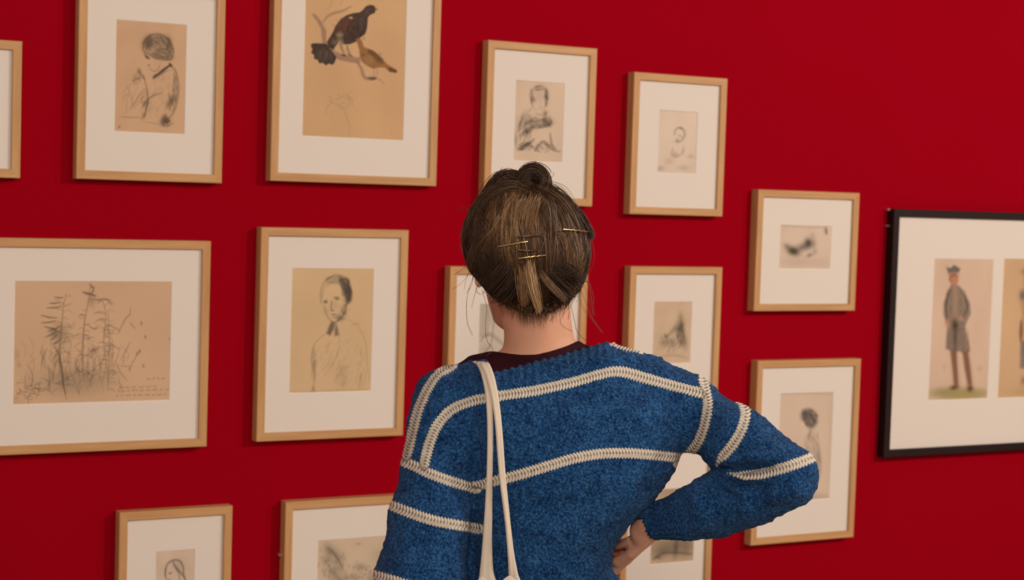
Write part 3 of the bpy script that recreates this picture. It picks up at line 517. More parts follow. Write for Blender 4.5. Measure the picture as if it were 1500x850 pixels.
def lap(V, Q, a):
    S_ = np.zeros_like(V); n = np.zeros(len(V))
    for i in range(4):
        j = (i+1) % 4
        for x in range(3): S_[:, x] += np.bincount(Q[:, i], V[Q[:, j], x], len(V))+np.bincount(Q[:, j], V[Q[:, i], x], len(V))
        n += np.bincount(Q[:, i], minlength=len(V))+np.bincount(Q[:, j], minlength=len(V))
    return V+a*(S_/np.maximum(n, 1)[:, None]-V)
def normals(V, Q):
    fn = np.cross(V[Q[:, 2]]-V[Q[:, 0]], V[Q[:, 3]]-V[Q[:, 1]]); N = np.zeros_like(V)
    for i in range(4):
        for x in range(3): N[:, x] += np.bincount(Q[:, i], fn[:, x], len(V))
    return N/(np.linalg.norm(N, axis=1)[:, None]+1e-12)
def L2P(L): return np.stack([750+F*L[:, 0]/L[:, 1], 425-F*L[:, 2]/L[:, 1]], -1)
rng = np.random.default_rng(4)
def lattice(P, scale, seed):                      # smooth value noise in 3-D
    r_ = np.random.default_rng(seed); T = r_.normal(size=(32, 32, 32)).astype(np.float32); q = P/scale+seed*3.7; i = np.floor(q).astype(int); f = q-i; f = f*f*(3-2*f); o = 0
    for a in (0, 1):
        for b_ in (0, 1):
            for c in (0, 1):
                w_ = (f[:, 0] if a else 1-f[:, 0])*(f[:, 1] if b_ else 1-f[:, 1])*(f[:, 2] if c else 1-f[:, 2]); o = o+w_*T[(i[:, 0]+a) % 32, (i[:, 1]+b_) % 32, (i[:, 2]+c) % 32]
    return o
def tube(paths, rads, sides=3):
    """list of (n,3) paths with radii -> one mesh of thin tubes; returns verts, quads, path index per vertex"""
    V, Q, I = [], [], []; off = 0
    for pi, (p, r_) in enumerate(zip(paths, rads)):
        p = np.asarray(p, float); n = len(p); t = np.gradient(p, axis=0); t /= np.linalg.norm(t, axis=1)[:, None]+1e-12
        up = np.array([.31, -.87, .38]); a = np.cross(t, up); a /= np.linalg.norm(a, axis=1)[:, None]+1e-12; b_ = np.cross(t, a); rr = np.asarray(r_)*np.ones(n)
        an = np.arange(sides)*2*math.pi/sides
        ring = p[:, None]+rr[:, None, None]*(np.cos(an)[None, :, None]*a[:, None]+np.sin(an)[None, :, None]*b_[:, None])
        V.append(ring.reshape(-1, 3)); i = off+np.arange(n-1)[:, None]*sides+np.arange(sides)[None]; j = off+np.arange(n-1)[:, None]*sides+(np.arange(sides)[None]+1) % sides
        Q.append(np.stack([i, j, j+sides, i+sides], -1).reshape(-1, 4)); I.append(np.full(n*sides, pi)); off += n*sides
    return np.concatenate(V), np.concatenate(Q), np.concatenate(I)

# ---------------------------------------------------------------- the person
foot = L2W(px(790, 900, 2.52)); base = (float(foot[0]), float(foot[1]), 0.0)
person = empty('person', base)
tag(person, 'person seen from behind in a striped blue knit sweater, right hand on hip', 'person')
def down(p, z):                      # world-vertical drop from a local point to height z, back in local metres
    q = L2W(np.array(p)); q[2] = z; return W2L(q)

# --- body: one continuous surface (head, neck, trunk, arms, hands)
HC = px(771, 367, 2.522); hy = R(12); ht = R(3)
hr = np.array([math.cos(hy), math.sin(hy)*1.0, 0]); hf = np.array([-math.sin(hy), math.cos(hy), -.10]); hf /= np.linalg.norm(hf); hu = np.cross(hr, hf); hr = np.cross(hf, hu)
hr, hu = hr*math.cos(ht)-hu*math.sin(ht), hu*math.cos(ht)+hr*math.sin(ht)
HR = np.stack([hr, hf, hu]); H = lambda x, y, z: HC+x*hr+y*hf+z*hu
g = Grid(px(535, 1090, 2.3)*[1, 0, 1]+[0, 2.28, 0], px(1215, 250, 2.5)*[1, 0, 1]+[0, 2.76, 0], .0030)
TORSO = [(530, 690, 930, 2.535, .055), (560, 640, 985, 2.525, .075), (600, 628, 1012, 2.52, .092), (650, 650, 1000, 2.515, .10), (690, 672, 988, 2.51, .103), (720, 680, 968, 2.51, .102),
         (760, 683, 928, 2.51, .10), (800, 682, 898, 2.515, .10), (830, 680, 896, 2.515, .10), (845, 678, 902, 2.518, .101), (862, 676, 918, 2.52, .103), (920, 668, 936, 2.525, .106), (1000, 655, 948, 2.53, .11)]
g.rows(TORSO, 2.3, .01, .030)
g.cone(px(780, 535, 2.545), .036, px(668, 582, 2.54), .034, .03); g.cone(px(806, 528, 2.545), .036, px(958, 585, 2.54), .034, .03)
g.chain([(px(784, 425, 2.535), .050), (px(787, 470, 2.535), .0462), (px(790, 505, 2.545), .0475), (px(792, 545, 2.55), .060)], .016)
g.ell(H(0, .006, .006), (.068, .082, .070), .02, HR); g.ell(H(0, .044, -.040), (.043, .048, .058), .03, HR)
for sx in (-1, 1):
    g.cone(H(sx*.038, .010, -.038), .015, H(sx*.018, .074, -.092), .014, .025); g.ell(H(sx*.036, .066, -.030), (.022, .02, .02), .02, HR)
    g.ell(H(sx*.031, .098, -.006), (.016, .014, .011), .008, HR, True); g.ell(H(sx*.031, .082, -.006), (.0125, .0125, .0125), .002, HR)
    g.cone(H(sx*.014, .094, .012), .006, H(sx*.046, .080, .013), .005, .008)
    g.ell(H(sx*.073, -.008, -.016), (.009, .018, .031), .005, HR); g.ell(H(sx*.080, -.010, -.010), (.005, .010, .018), .004, HR, True); g.ell(H(sx*.070, -.004, -.050), (.007, .008, .010), .005, HR)
    g.ell(H(sx*.009, .105, -.040), (.008, .009, .007), .006, HR)
g.cone(H(0, .090, .006), .008, H(0, .112, -.034), .0095, .010); g.cone(H(0, .072, -.094), .015, H(0, .077, -.098), .013, .02)
g.cone(H(-.018, .086, -.066), .0045, H(.018, .086, -.066), .0045, .006); g.cone(H(0, .093, -.065), .006, H(0, .093, -.066), .006, .006); g.cone(H(-.013, .086, -.076), .006, H(.013, .086, -.076), .006, .006)
# right arm akimbo, wrist and hand
SH, EL, WR = px(1000, 600, 2.52), px(1158, 693, 2.40), px(962, 763, 2.500)
g.chain([(SH, .036), (EL, .024), (px(1060, 740, 2.455), .026), (WR, .0195)], .015)
palm = px(936, 784, 2.530)
g.cone(WR, .0190, px(944, 777, 2.522), .0205, .012, (1, 1.15, 1)); g.cone(px(950, 768, 2.512), .017, px(940, 781, 2.528), .0150, .012); g.cone(px(951, 779, 2.516), .0115, px(940, 793, 2.530), .0105, .010)
def finger(pts, k=.004): g.chain([(px(*q[:3]), q[3]) for q in pts], k)
finger([(941, 787, 2.524, .0092), (924, 793, 2.538, .0078), (905, 798.5, 2.560, .0069), (886, 801, 2.600, .0068), (868, 800, 2.617, .0060)], .003)
finger([(943, 796, 2.524, .0088), (925, 811, 2.538, .0078), (904, 823, 2.560, .0072), (884, 828, 2.603, .0070), (862, 828, 2.619, .0060)], .003)
finger([(938, 801, 2.534, .0080), (919, 820, 2.556, .0072), (901, 837, 2.574, .0066), (885, 842, 2.604, .0062), (868, 844, 2.618, .0056)], .003)
finger([(935, 799, 2.546, .0072), (916, 816, 2.578, .0066), (900, 832, 2.604, .0060), (886, 840, 2.620, .0052)], .003)
finger([(950, 768, 2.520, .0110), (937, 783, 2.556, .0095), (916, 803, 2.588, .0085), (896, 808, 2.606, .0070)], .006)
# left arm hanging, forearm forward (below the photograph)
LS, LE, LW = px(652, 610, 2.50), px(612, 880, 2.46), px(650, 1000, 2.60)
g.chain([(LS, .036), (LE, .030), (LW, .022)], .015); lp = px(662, 1030, 2.635); g.cone(LW, .021, lp, .024, .012)
for i in range(4):
    f0 = lp+np.array([-.018+.012*i, .006, -.012]); f1 = f0+np.array([.002*i, .012, -.035-.004*(i in (1, 2))]); f2 = f1+np.array([.004, -.004, -.026]); g.chain([(f0, .0088), (f1, .0078), (f2, .0066)], .004)
t0 = lp+np.array([.014, .0, .010]); g.chain([(t0, .011), (t0+np.array([.018, .012, -.022]), .0095), (t0+np.array([.016, .022, -.046]), .0078)], .006)
V, Q = g.mesh(2); meshobj('body', L2W(V), Q.tolist(), M['skin'], person)

# --- maroon undershirt, its neck edge just showing above the sweater
g = Grid(px(630, 640, 2.4)*[1, 0, 1]+[0, 2.40, 0], px(1000, 470, 2.5)*[1, 0, 1]+[0, 2.66, 0], .003)
g.rows(TORSO, 2.3, .01, .030)
g.cone(px(780, 535, 2.545), .036, px(668, 582, 2.54), .034, .03); g.cone(px(806, 528, 2.545), .036, px(958, 585, 2.54), .034, .03)
g.chain([(px(784, 425, 2.535), .050), (px(787, 470, 2.535), .0462), (px(790, 505, 2.545), .0475), (px(792, 545, 2.55), .060)], .016)
g.v -= .0042; zlow = px(0, 634, 2.5)[2]
sl, X, Y, Z = g.sub(g.lo, g.lo+g.n*g.h); PX = 750+F*X/Y; PY = 425-F*Z/Y
line = np.interp(PX.ravel(), [680, 695, 705, 722, 745, 765, 785, 805, 830, 852, 866, 885], [520, 517, 516, 514.5, 518, 520, 519.5, 515, 507, 497, 495, 498]).reshape(PX.shape)
line = line+np.clip((Y-2.575)*420, 0, 60)
g.v = np.maximum(np.maximum(g.v, ((line-PY)*Y/F).astype(np.float32)), (zlow-Z).astype(np.float32)); g.v[[0, -1]] = 1; V, Q = g.mesh(2); meshobj('undershirt', L2W(V), Q.tolist(), M['shirt'], person)

# --- sweater
g = Grid(px(530, 1085, 2.3)*[1, 0, 1]+[0, 2.30, 0], px(1215, 485, 2.5)*[1, 0, 1]+[0, 2.70, 0], .0032)
g.rows(TORSO, 2.3, .01)
g.chain([(px(880, 554, 2.53), .049), (px(940, 571, 2.528), .0475), (px(1003, 598, 2.52), .046), (px(1078, 647, 2.46), .047), (px(1153, 692, 2.400), .041)], .022)
g.chain([(px(1152, 703, 2.400), .043), (px(1100, 724, 2.425), .045), (px(1045, 741, 2.455), .045), (px(1010, 752, 2.475), .037), (px(988, 758, 2.487), .0285), (px(961, 766, 2.500), .0245)], .012)
g.chain([(px(700, 576, 2.53), .047), (px(655, 588, 2.52), .049), (px(646, 625, 2.50), .048), (px(641, 690, 2.48), .0515), (px(631, 760, 2.46), .0575), (px(617, 850, 2.45), .066), (px(612, 905, 2.47), .060), (px(632, 965, 2.55), .042), (px(650, 1000, 2.60), .032)], .010)
g.cone(px(730, 580, 2.52), .045, px(880, 560, 2.52), .050, .03)
sl, X, Y, Z = g.sub(g.lo, g.lo+g.n*g.h); PX = 750+F*X/Y; PY = 425-F*Z/Y
NX = [700, 716, 722, 740, 760, 800, 840, 870, 884, 893, 905]; NY = [500, 528, 547, 543, 537.5, 526.5, 516, 507, 503.5, 502.5, 498]
line = np.interp(PX.ravel(), NX, NY).reshape(PX.shape); cut = np.maximum(np.maximum(716-PX, PX-896), PY-line)*Y/F
g.v = np.maximum(g.v, -cut.astype(np.float32)); 
# opening at the right cuff
g.cone(px(950, 770, 2.507), .021, px(935, 776, 2.514), .026, 0, neg=True)
V, Q = g.mesh(2); N = normals(V, Q); P2 = L2P(V); facing = np.clip(-N[:, 1]*1.4+.25, 0, 1)
def crease(pts, amp, wd, fade=True):
    global V
    d, t = seg_dist(P2, smooth_poly(pts)); a = amp*np.exp(-(d/wd)**2)*facing
    if fade: a = a*np.clip(np.sin(np.clip(t, .03, .97)*math.pi)*1.6, 0, 1)
    V = V+N*a[:, None]
for pts, amp, wd in (
    ([(1046, 689), (1075, 688), (1110, 684), (1140, 678)], -.018, 6), ([(1050, 676), (1085, 672), (1120, 668)], .010, 8), ([(1046, 694), (1075, 706), (1105, 716), (1135, 716)], -.012, 5), ([(1060, 698), (1090, 704), (1130, 702)], .008, 6),
    ([(1040, 700), (1062, 724), (1090, 738)], -.009, 5), ([(1022, 704), (1040, 728), (1062, 750)], -.003, 7), ([(1012, 712), (1022, 740), (1030, 770)], .003, 8), ([(1120, 740), (1150, 726), (1178, 708)], .004, 10),
    ([(688, 600), (694, 640), (697, 680), (697, 712)], -.010, 8), ([(700, 735), (694, 780), (688, 830), (686, 870)], -.007, 9), ([(665, 610), (676, 650), (688, 690)], .004, 10), ([(672, 560), (690, 590), (704, 630), (708, 680)], -.003, 12),
    ([(940, 700), (915, 745), (885, 790), (872, 830)], .003, 10), ([(930, 690), (905, 745), (880, 800), (868, 850)], -.003, 14), ([(985, 640), (960, 690), (935, 740)], -.003, 12), ([(760, 730), (770, 790), (765, 850)], .002, 22), ([(830, 720), (835, 780), (828, 850)], -.002, 24),
    ([(575, 790), (610, 800), (660, 790)], -.003, 10), ([(562, 815), (600, 826), (650, 818)], .003, 10), ([(600, 640), (630, 660), (670, 668)], -.002, 9), ([(1030, 600), (1010, 640), (985, 672)], -.002, 10), ([(900, 600), (950, 620), (1000, 640)], .002, 20)): crease(pts, amp, wd)
V = lap(V, Q, .5); N = normals(V, Q); P2 = L2P(V); mpp = V[:, 1]/F
STR = [[(620, 688), (628, 655), (640, 625), (660, 602), (690, 588), (720, 582), (780, 573), (840, 560), (880, 549), (908, 545), (950, 555), (990, 566), (1031, 577)],
       [(692, 714), (720, 706), (760, 696), (800, 684), (840, 672), (880, 665), (920, 664), (960, 667), (1003, 672)],
       [(664, 535), (640, 550), (622, 578), (611, 610), (602, 645), (594, 673)],
       [(1030, 552), (1032, 563), (1037, 591), (1033, 618), (1023.5, 646), (1004, 671), (993, 679)],
       [(1082, 583), (1089, 593), (1092, 608), (1087, 629), (1074, 652), (1060, 669), (1047, 683)],
       [(1062, 694), (1085, 696), (1108, 695.6), (1140, 688), (1171, 678), (1200, 666)],
       [(584, 674), (605, 682), (630, 694), (660, 705), (699, 717)], [(570, 739), (600, 751), (640, 764), (712, 776)], [(540, 841), (570, 849), (610, 860), (686, 872)],
       [(899, 501), (918, 507), (938, 512)]]
bd = np.full(len(V), 1.0); bs = np.zeros(len(V))
for si, pts in enumerate(STR):
    sp = np.array(smooth_poly(pts)); best = np.full(len(V), 1e9); sg = np.zeros(len(V)); al = np.zeros(len(V)); acc = 0
    for a, c in zip(sp[:-1], sp[1:]):
        d_ = c-a; l2 = d_@d_+1e-9; tr = ((P2-a)@d_)/l2; t = np.clip(tr, 0, 1); q = P2-a-t[:, None]*d_; dd = np.hypot(q[:, 0], q[:, 1]); k = dd < best
        best[k] = dd[k]; sg[k] = np.sign(d_[0]*q[k, 1]-d_[1]*q[k, 0]); al[k] = acc+t[k]*math.sqrt(l2); acc += math.sqrt(l2)
    if si == 5: best = best+np.clip(1-al/30, 0, 1)*7.5
    if si == 4: best = best+np.clip(1-(acc-al)/22, 0, 1)*7.5
    k = best*mpp < np.abs(bd); bd[k] = (best*mpp*sg)[k]; bs[k] = (al*mpp)[k]
bd = np.abs(bd)
inband = np.clip((.0085-np.abs(bd))/.003, 0, 1)
lump = lattice(V, .0062, 1)*.0009+lattice(V, .012, 2)*.0006+lattice(V, .045, 3)*.0016
# ribbing: vertical ribs along the neck edge and along the cuff
nl = P2[:, 1]-np.interp(P2[:, 0], NX, NY); rib = ((nl < 26) & (P2[:, 0] > 722) & (P2[:, 0] < 905))*np.clip((26-nl)/8, 0, 1)
ca, cb = px(1003, 755, 2.478), px(955, 768, 2.503); cx_ = (cb-ca)/np.linalg.norm(cb-ca); tc = (V-ca)@cx_; rad = V-ca-tc[:, None]*cx_; incuff = (tc > -.002) & (np.linalg.norm(rad, axis=1) < .045)*(P2[:, 0] < 1006) & (P2[:, 0] > 935) & (P2[:, 1] > 735)
e1 = np.cross(cx_, [0, 1, 0]); e1 /= np.linalg.norm(e1); e2 = np.cross(cx_, e1); ang = np.arctan2(rad@e2, rad@e1)
disp = lump*(1-.6*inband)+inband*.0012
disp = disp*(1-.7*rib)+rib*(.0016*np.sin(P2[:, 0]*2*math.pi/11.5)+.0012*np.clip((10-nl)/10, 0, 1))
disp = np.where(incuff, .0021*np.sin(ang*19)+.25*lump, disp)
V = V+N*disp[:, None]
sw = meshobj('sweater', L2W(V), Q.tolist(), M['knit'], person); fattr(sw, 'stripe_d', bd); fattr(sw, 'stripe_s', bs)
swb = BVHTree.FromPolygons([tuple(v) for v in V], Q.tolist())
def onback(x, y, off):               # a point on the back of the sweater, off metres towards the viewer
    d = Vector(px(x, y, 1.0)).normalized(); h = swb.ray_cast(Vector((0, 0, 0)), d)
    return np.array(h[0])-np.array(d)*off if h[0] is not None else px(x, y, 2.42)

# --- hair: a close under-layer plus strands running from the knot over the head to the hairline
HROWS = [(268, 744, 804, 2.545, .040), (285, 714, 820, 2.535, .074), (300, 700, 834, 2.530, .088), (322, 690, 846, 2.525, .097), (348, 686, 854, 2.522, .100), (372, 687, 857, 2.520, .099), (400, 696, 853, 2.518, .092), (424, 715, 844, 2.515, .079), (440, 731, 834, 2.513, .068), (452, 750, 822, 2.517, .060), (458, 764, 808, 2.519, .056)]
g = Grid(px(660, 480, 2.4)*[1, 0, 1]+[0, 2.38, 0], px(885, 240, 2.5)*[1, 0, 1]+[0, 2.68, 0], .003)
g.rows(HROWS, 2.05, .01, .0045); g.ell(px(781, 272, 2.505), (.020, .021, .022), .006); g.ell(px(741, 272, 2.52), (.022, .03, .015), .01)
g.cone(px(835, 315, 2.50), .012, px(856, 342, 2.505), .010, .008)
sl, X, Y, Z = g.sub(g.lo, g.lo+g.n*g.h); X, Y, Z = X-HC[0], Y-HC[1], Z-HC[2]
fx, fy, fz = hr[0]*X+hr[1]*Y+hr[2]*Z, hf[0]*X+hf[1]*Y+hf[2]*Z, hu[0]*X+hu[1]*Y+hu[2]*Z
face = np.maximum(np.maximum(.030+np.clip(fz, 0, 1)*.5-fy, fz-.070), -1)      # the face stays free
earz = np.maximum(np.maximum(fz+.036, -.012-fy), np.abs(fx)*0-1)
g.v = np.maximum(np.maximum(g.v, -face.astype(np.float32)), -earz.astype(np.float32))
V, Q = g.mesh(2); hair = meshobj('hair', L2W(V), Q.tolist(), M['hairbase'], person)
hz = np.array([(425-r_[0])*r_[3]/F for r_ in HROWS]); 
def hairpt(ph, t, off):               # ph: 0 = straight back, +-pi = face; t 0 crown .. 1 nape
    q = t*(len(HROWS)-1); f = lambda k: np.interp(q, range(len(HROWS)), [r_[k] for r_ in HROWS])
    d0 = f(3); a = (f(2)-f(1))/2*d0/F+off; b_ = f(4)+off; x = ((f(1)+f(2))/2-750)*d0/F; z = (425-f(0))*d0/F
    return np.stack([x+a*np.sin(ph), d0-b_*np.cos(ph), z+0*ph], -1)
paths, rads, tint = [], [], []
KNOT = px(779, 284, 2.480); S16 = np.linspace(0, 1, 18)
def quadr(a, m_, e, n=18):
    s_ = np.linspace(0, 1, n)[:, None]; return (1-s_)**2*a+2*s_*(1-s_)*m_+s_**2*e
def tone(ph, t):                      # hair colour with highlights painted on crown and right side, shade painted near the nape
    return .24+.38*np.exp(-((t-.30)/.20)**2)*np.exp(-((ph+.15)/.75)**2)+.36*np.exp(-((t-.42)/.22)**2)*np.exp(-((ph-.85)/.35)**2)-.14*np.clip((t-.5)/.3, 0, 1)*(np.abs(ph-.05) > .28)
def add(p, r_, t_): paths.append(p); rads.append(r_); tint.append(np.clip(t_, 0, 1)*np.ones(len(p)))
ncl = 520
for c in range(ncl):
    ph0 = rng.uniform(-2.2, 2.2); kind = rng.random(); co_ = rng.uniform(-.003, .0075); ct = rng.normal(0, .14)
    bow = rng.normal(0, .22); t0 = 0 if kind < .55 else rng.uniform(.05, .55); end = (rng.uniform(.60, .84) if abs(ph0) > 1.05 else rng.uniform(.80, 1.02))
    if kind > .55: end = min(end, t0+rng.uniform(.25, .55)); bow = rng.normal(0, .42)
    wv, wp = rng.uniform(.02, .07), rng.uniform(0, 6.3); wk = rng.uniform(3, 7)
    for k in range(15):
        j = rng.normal(0, .034); e_ = end*rng.uniform(.88, 1.05); q = np.clip(t0+(e_-t0)*S16, 0, 1)
        phs = ph0*(1-S16*(.20 if abs(ph0) < 1.2 else .08))+bow*S16**1.5+j*(.3+S16)+wv*np.sin(S16*wk+wp)+.015*np.sin(S16*rng.uniform(5, 12)+rng.uniform(0, 6))
        off = co_*np.sin(S16*math.pi)**.6+rng.normal(0, .0013)+.0008+.0006*np.sin(S16*rng.uniform(4, 11)+rng.uniform(0, 6))
        p = hairpt(phs, q, off)
        if t0 == 0: b_ = np.clip(1-S16/.20, 0, 1)**1.4; p = p*(1-b_[:, None])+KNOT*b_[:, None]+b_[:, None]*rng.normal(0, .005, 3)
        add(p, .00056*np.clip(1.2-S16**3, .2, 1)*np.clip(.35+S16*8, 0, 1)*rng.uniform(.6, 1.2), tone(phs, q)+ct+rng.normal(0, .09))
# locks with a course of their own: (start, bend, end), spread px, depth, tone, count
for a, m_, e, sp_, dz, tn, n_ in (
    ((690, 345), (708, 268), (770, 278), 7, 2.470, .30, 260), ((700, 316), (738, 226), (766, 274), 5, 2.492, .26, 300), ((710, 300), (747, 225), (774, 278), 4, 2.500, .24, 260), ((720, 300), (748, 262), (772, 284), 6, 2.470, .42, 160),
    ((788, 276), (822, 282), (850, 330), 6, 2.480, .30, 240), ((790, 280), (842, 292), (866, 347), 4, 2.486, .08, 320), ((792, 284), (830, 300), (846, 352), 6, 2.458, .42, 160),
    ((752, 300), (700, 330), (690, 392), 7, 2.452, .34, 130), ((758, 296), (724, 330), (712, 372), 6, 2.438, .44, 110), ((770, 296), (752, 316), (763, 352), 6, 2.424, .74, 120), ((784, 294), (772, 320), (772, 352), 6, 2.422, .66, 110),
    ((800, 296), (812, 330), (800, 392), 6, 2.424, .46, 110), ((822, 312), (838, 352), (846, 402), 6, 2.448, .56, 110), ((812, 306), (836, 350), (828, 420), 6, 2.440, .44, 90),
    ((716, 420), (742, 390), (764, 368), 7, 2.428, .20, 120), ((730, 436), (752, 420), (768, 382), 8, 2.430, .16, 120), ((832, 430), (806, 410), (786, 384), 8, 2.430, .20, 110), ((846, 408), (822, 400), (790, 378), 8, 2.432, .16, 100),
    ((764, 380), (764, 412), (768, 446), 4, 2.420, .66, 80), ((776, 378), (776, 410), (790, 455), 4, 2.417, .88, 110), ((784, 384), (796, 412), (828, 438), 3, 2.424, .55, 60)):
    for k in range(n_):
        w_ = rng.normal(0, 1, 2); A = np.array(a)+w_*sp_*.8; B_ = np.array(m_)+(w_+rng.normal(0, .25, 2))*sp_; E_ = np.array(e)+(w_*.6+rng.normal(0, .3, 2))*sp_
        D_ = dz+rng.normal(0, .0035)
        p = quadr(px(*A, D_+.006), px(*B_, D_-.006), px(*E_, D_+.004)); add(p+.0006*np.sin(S16*rng.uniform(3, 9)+rng.uniform(0, 6))[:, None], .00052*np.clip(1.15-S16**4, .3, 1)*np.clip(.3+S16*6, 0, 1)*rng.uniform(.6, 1.2), tn+rng.normal(0, .10))
# loose wisps
WISP = [[(712, 296), (695, 300), (676, 303)], [(705, 300), (690, 305), (671, 305)], [(796, 268), (806, 262), (812, 255), (806, 253), (799, 257)], [(800, 266), (815, 268), (830, 276), (842, 296), (850, 318)], [(800, 268), (822, 274), (838, 292), (846, 310)],
        [(692, 385), (684, 405), (672, 418), (662, 424)], [(688, 375), (680, 392), (666, 402)], [(690, 392), (682, 412), (680, 424)], [(694, 400), (690, 416), (683, 430)], [(697, 398), (686, 428), (683, 452), (685, 476), (692, 492)], [(706, 425), (713, 450), (711, 478), (714, 500), (722, 512), (712, 522)], [(712, 432), (722, 455), (721, 485), (717, 506), (704, 522)], [(703, 412), (698, 425), (705, 432)],
        [(704, 408), (696, 430), (691, 450)], [(836, 446), (842, 470), (846, 486), (860, 500)], [(832, 452), (820, 470), (826, 480), (838, 486)], [(852, 425), (862, 450), (870, 470), (884, 488)], [(856, 418), (866, 445), (872, 462)], [(848, 430), (856, 452), (874, 474)], [(858, 400), (864, 425), (868, 446)], [(862, 410), (870, 436), (868, 458)],
        [(770, 452), (768, 462), (765, 472)], [(782, 456), (781, 470), (784, 480)], [(798, 456), (795, 466), (790, 478)], [(810, 452), (812, 462), (806, 472)], [(757, 448), (752, 458), (750, 468)], [(742, 440), (736, 452), (738, 464)], [(830, 440), (834, 456), (832, 468)], [(684, 330), (676, 350), (680, 372)], [(688, 318), (677, 335), (676, 360)], [(735, 258), (733, 250), (736, 246)], [(745, 256), (741, 250), (738, 249)], [(866, 350), (870, 375), (864, 398)]]
for q in WISP:
    for k in range(2):
        sp = np.array(smooth_poly(q, 5))+rng.normal(0, 1.2, 2)*(k > 0); dz = np.linspace(2.47, 2.47+rng.normal(0, .012), len(sp)); lift = .012 if max(v[1] for v in q) > 470 and q[0][0] > 740 and q[0][0] < 830 else 0
        paths.append(np.array([px(x, y, d-lift) for (x, y), d in zip(sp, dz)])); rads.append(.00022); tint.append(np.full(len(sp), rng.uniform(.25, .65)))
for k in range(90):                   # longer flyaways lifting off the outline
    ph_ = rng.choice((-1, 1))*rng.uniform(.7, 1.7); t_ = rng.uniform(.1, .85); a = hairpt(np.array([ph_]), t_, .001)[0]; t2 = np.clip(t_+rng.uniform(.10, .28), 0, 1); b_ = hairpt(np.array([ph_+rng.normal(0, .2)]), t2, rng.uniform(.001, .014))[0]; m_ = hairpt(np.array([ph_]), (t_+t2)/2, rng.uniform(.004, .013))[0]
    paths.append(quadr(a, m_, b_, 10)); rads.append(.00026); tint.append(np.full(10, rng.uniform(.25, .7)))
for k in range(330):                  # short fringe at the hairline and round the outline
    ph_ = rng.uniform(-1.6, 1.6); t_ = rng.uniform(.15, 1.0); a = hairpt(np.array([ph_]), t_, .002)[0]; b_ = hairpt(np.array([ph_+rng.normal(0, .12)]), min(1, t_+rng.uniform(.04, .12)), rng.uniform(.004, .010))[0]; m_ = (a+b_)/2+rng.normal(0, .0025, 3)
    s_ = np.linspace(0, 1, 7)[:, None]; paths.append((1-s_)**2*a+2*s_*(1-s_)*m_+s_**2*b_); rads.append(.00022); tint.append(np.full(7, rng.uniform(.2, .7)))
for k in range(420):                  # fine hairs running out over the nape
    x0 = rng.uniform(722, 842); y0 = np.interp(x0, [722, 745, 770, 800, 825, 842], [424, 440, 452, 452, 442, 424])+rng.normal(0, 4); x1 = x0+(785-x0)*rng.uniform(.02, .2)+rng.normal(0, 3); y1 = y0+rng.uniform(6, 22)
    zd = 2.449+.028*abs((x0-785)/55)**2.2; paths.append(quadr(px(x0, y0, zd-.008), px((x0+x1)/2+rng.normal(0, 2), (y0+y1)/2, zd-.006), px(x1, y1, zd+rng.uniform(-.003, .002)), 8)); rads.append(.00032*np.linspace(1.2, .35, 8)); tint.append(np.full(8, np.clip(rng.normal(.35, .15), 0, 1)))
V, Q, I = tube(paths, rads); st_ = meshobj('hair_strands', L2W(V), Q.tolist(), M['hair'], hair); fattr(st_, 'tint', np.repeat(np.concatenate(tint), 3))
# the coiled knot
paths, rads, tint = [], [], []; kc = px(782, 268, 2.495)
for k in range(520):
    n = 18; th_ = rng.uniform(0, 6.3)+np.linspace(0, rng.uniform(3, 6), n); R1 = .0135+rng.normal(0, .0022); r2 = rng.uniform(.006, .0105); p0 = rng.uniform(0, 6.3)+np.linspace(0, rng.uniform(.8, 2.4), n)
    rr = R1+r2*np.cos(p0)
    paths.append(kc+np.stack([rr*np.cos(th_)*1.02, r2*np.sin(p0)*1.5-.004, rr*np.sin(th_)*1.10], -1)); rads.append(.0006); tint.append(np.clip(rng.normal(.24, .15), 0, 1))
V, Q, I = tube(paths, rads); o = meshobj('hair_bun', L2W(V), Q.tolist(), M['hair'], hair); fattr(o, 'tint', np.array(tint)[I])
# pins and clip
def onhair(x, y, off=.006):
    best = None; zt = (425-y)/F; rows = np.array([r_[0] for r_ in HROWS]); t_ = np.interp(y, rows, range(len(HROWS)))/(len(HROWS)-1)
    f = lambda k: np.interp(y, rows, [r_[k] for r_ in HROWS]); c_ = (f(1)+f(2))/2; s_ = np.clip((x-c_)/((f(2)-f(1))/2), -.99, .99); return hairpt(np.array([math.asin(s_)]), t_, off)[0]
for a, b_ in (((813, 339.5), (845, 341)), ((736, 364), (772, 357)), ((761, 380.5), (794, 376))):
    pts = [onhair(a[0]+(b_[0]-a[0])*q, a[1]+(b_[1]-a[1])*q+(.45*math.sin(q*30) if .3 < q < .85 else 0), .0125+.004*(a[0] > 800)) for q in np.linspace(0, 1, 34)]
    V, Q, I = tube([np.array(pts)], [.0011], 8); meshobj('hair_pin', L2W(V), Q.tolist(), M['gold'], hair)
cl = [(757, 351), (790, 349), (791, 362), (784, 369), (760, 368)]; pts = np.array([onhair(x, y, .0115) for x, y in smooth_poly(cl+[cl[0]], 4)])
V, Q, I = tube([pts], [.0011], 8); meshobj('hair_clip', L2W(V), Q.tolist(), M['clip'], hair)

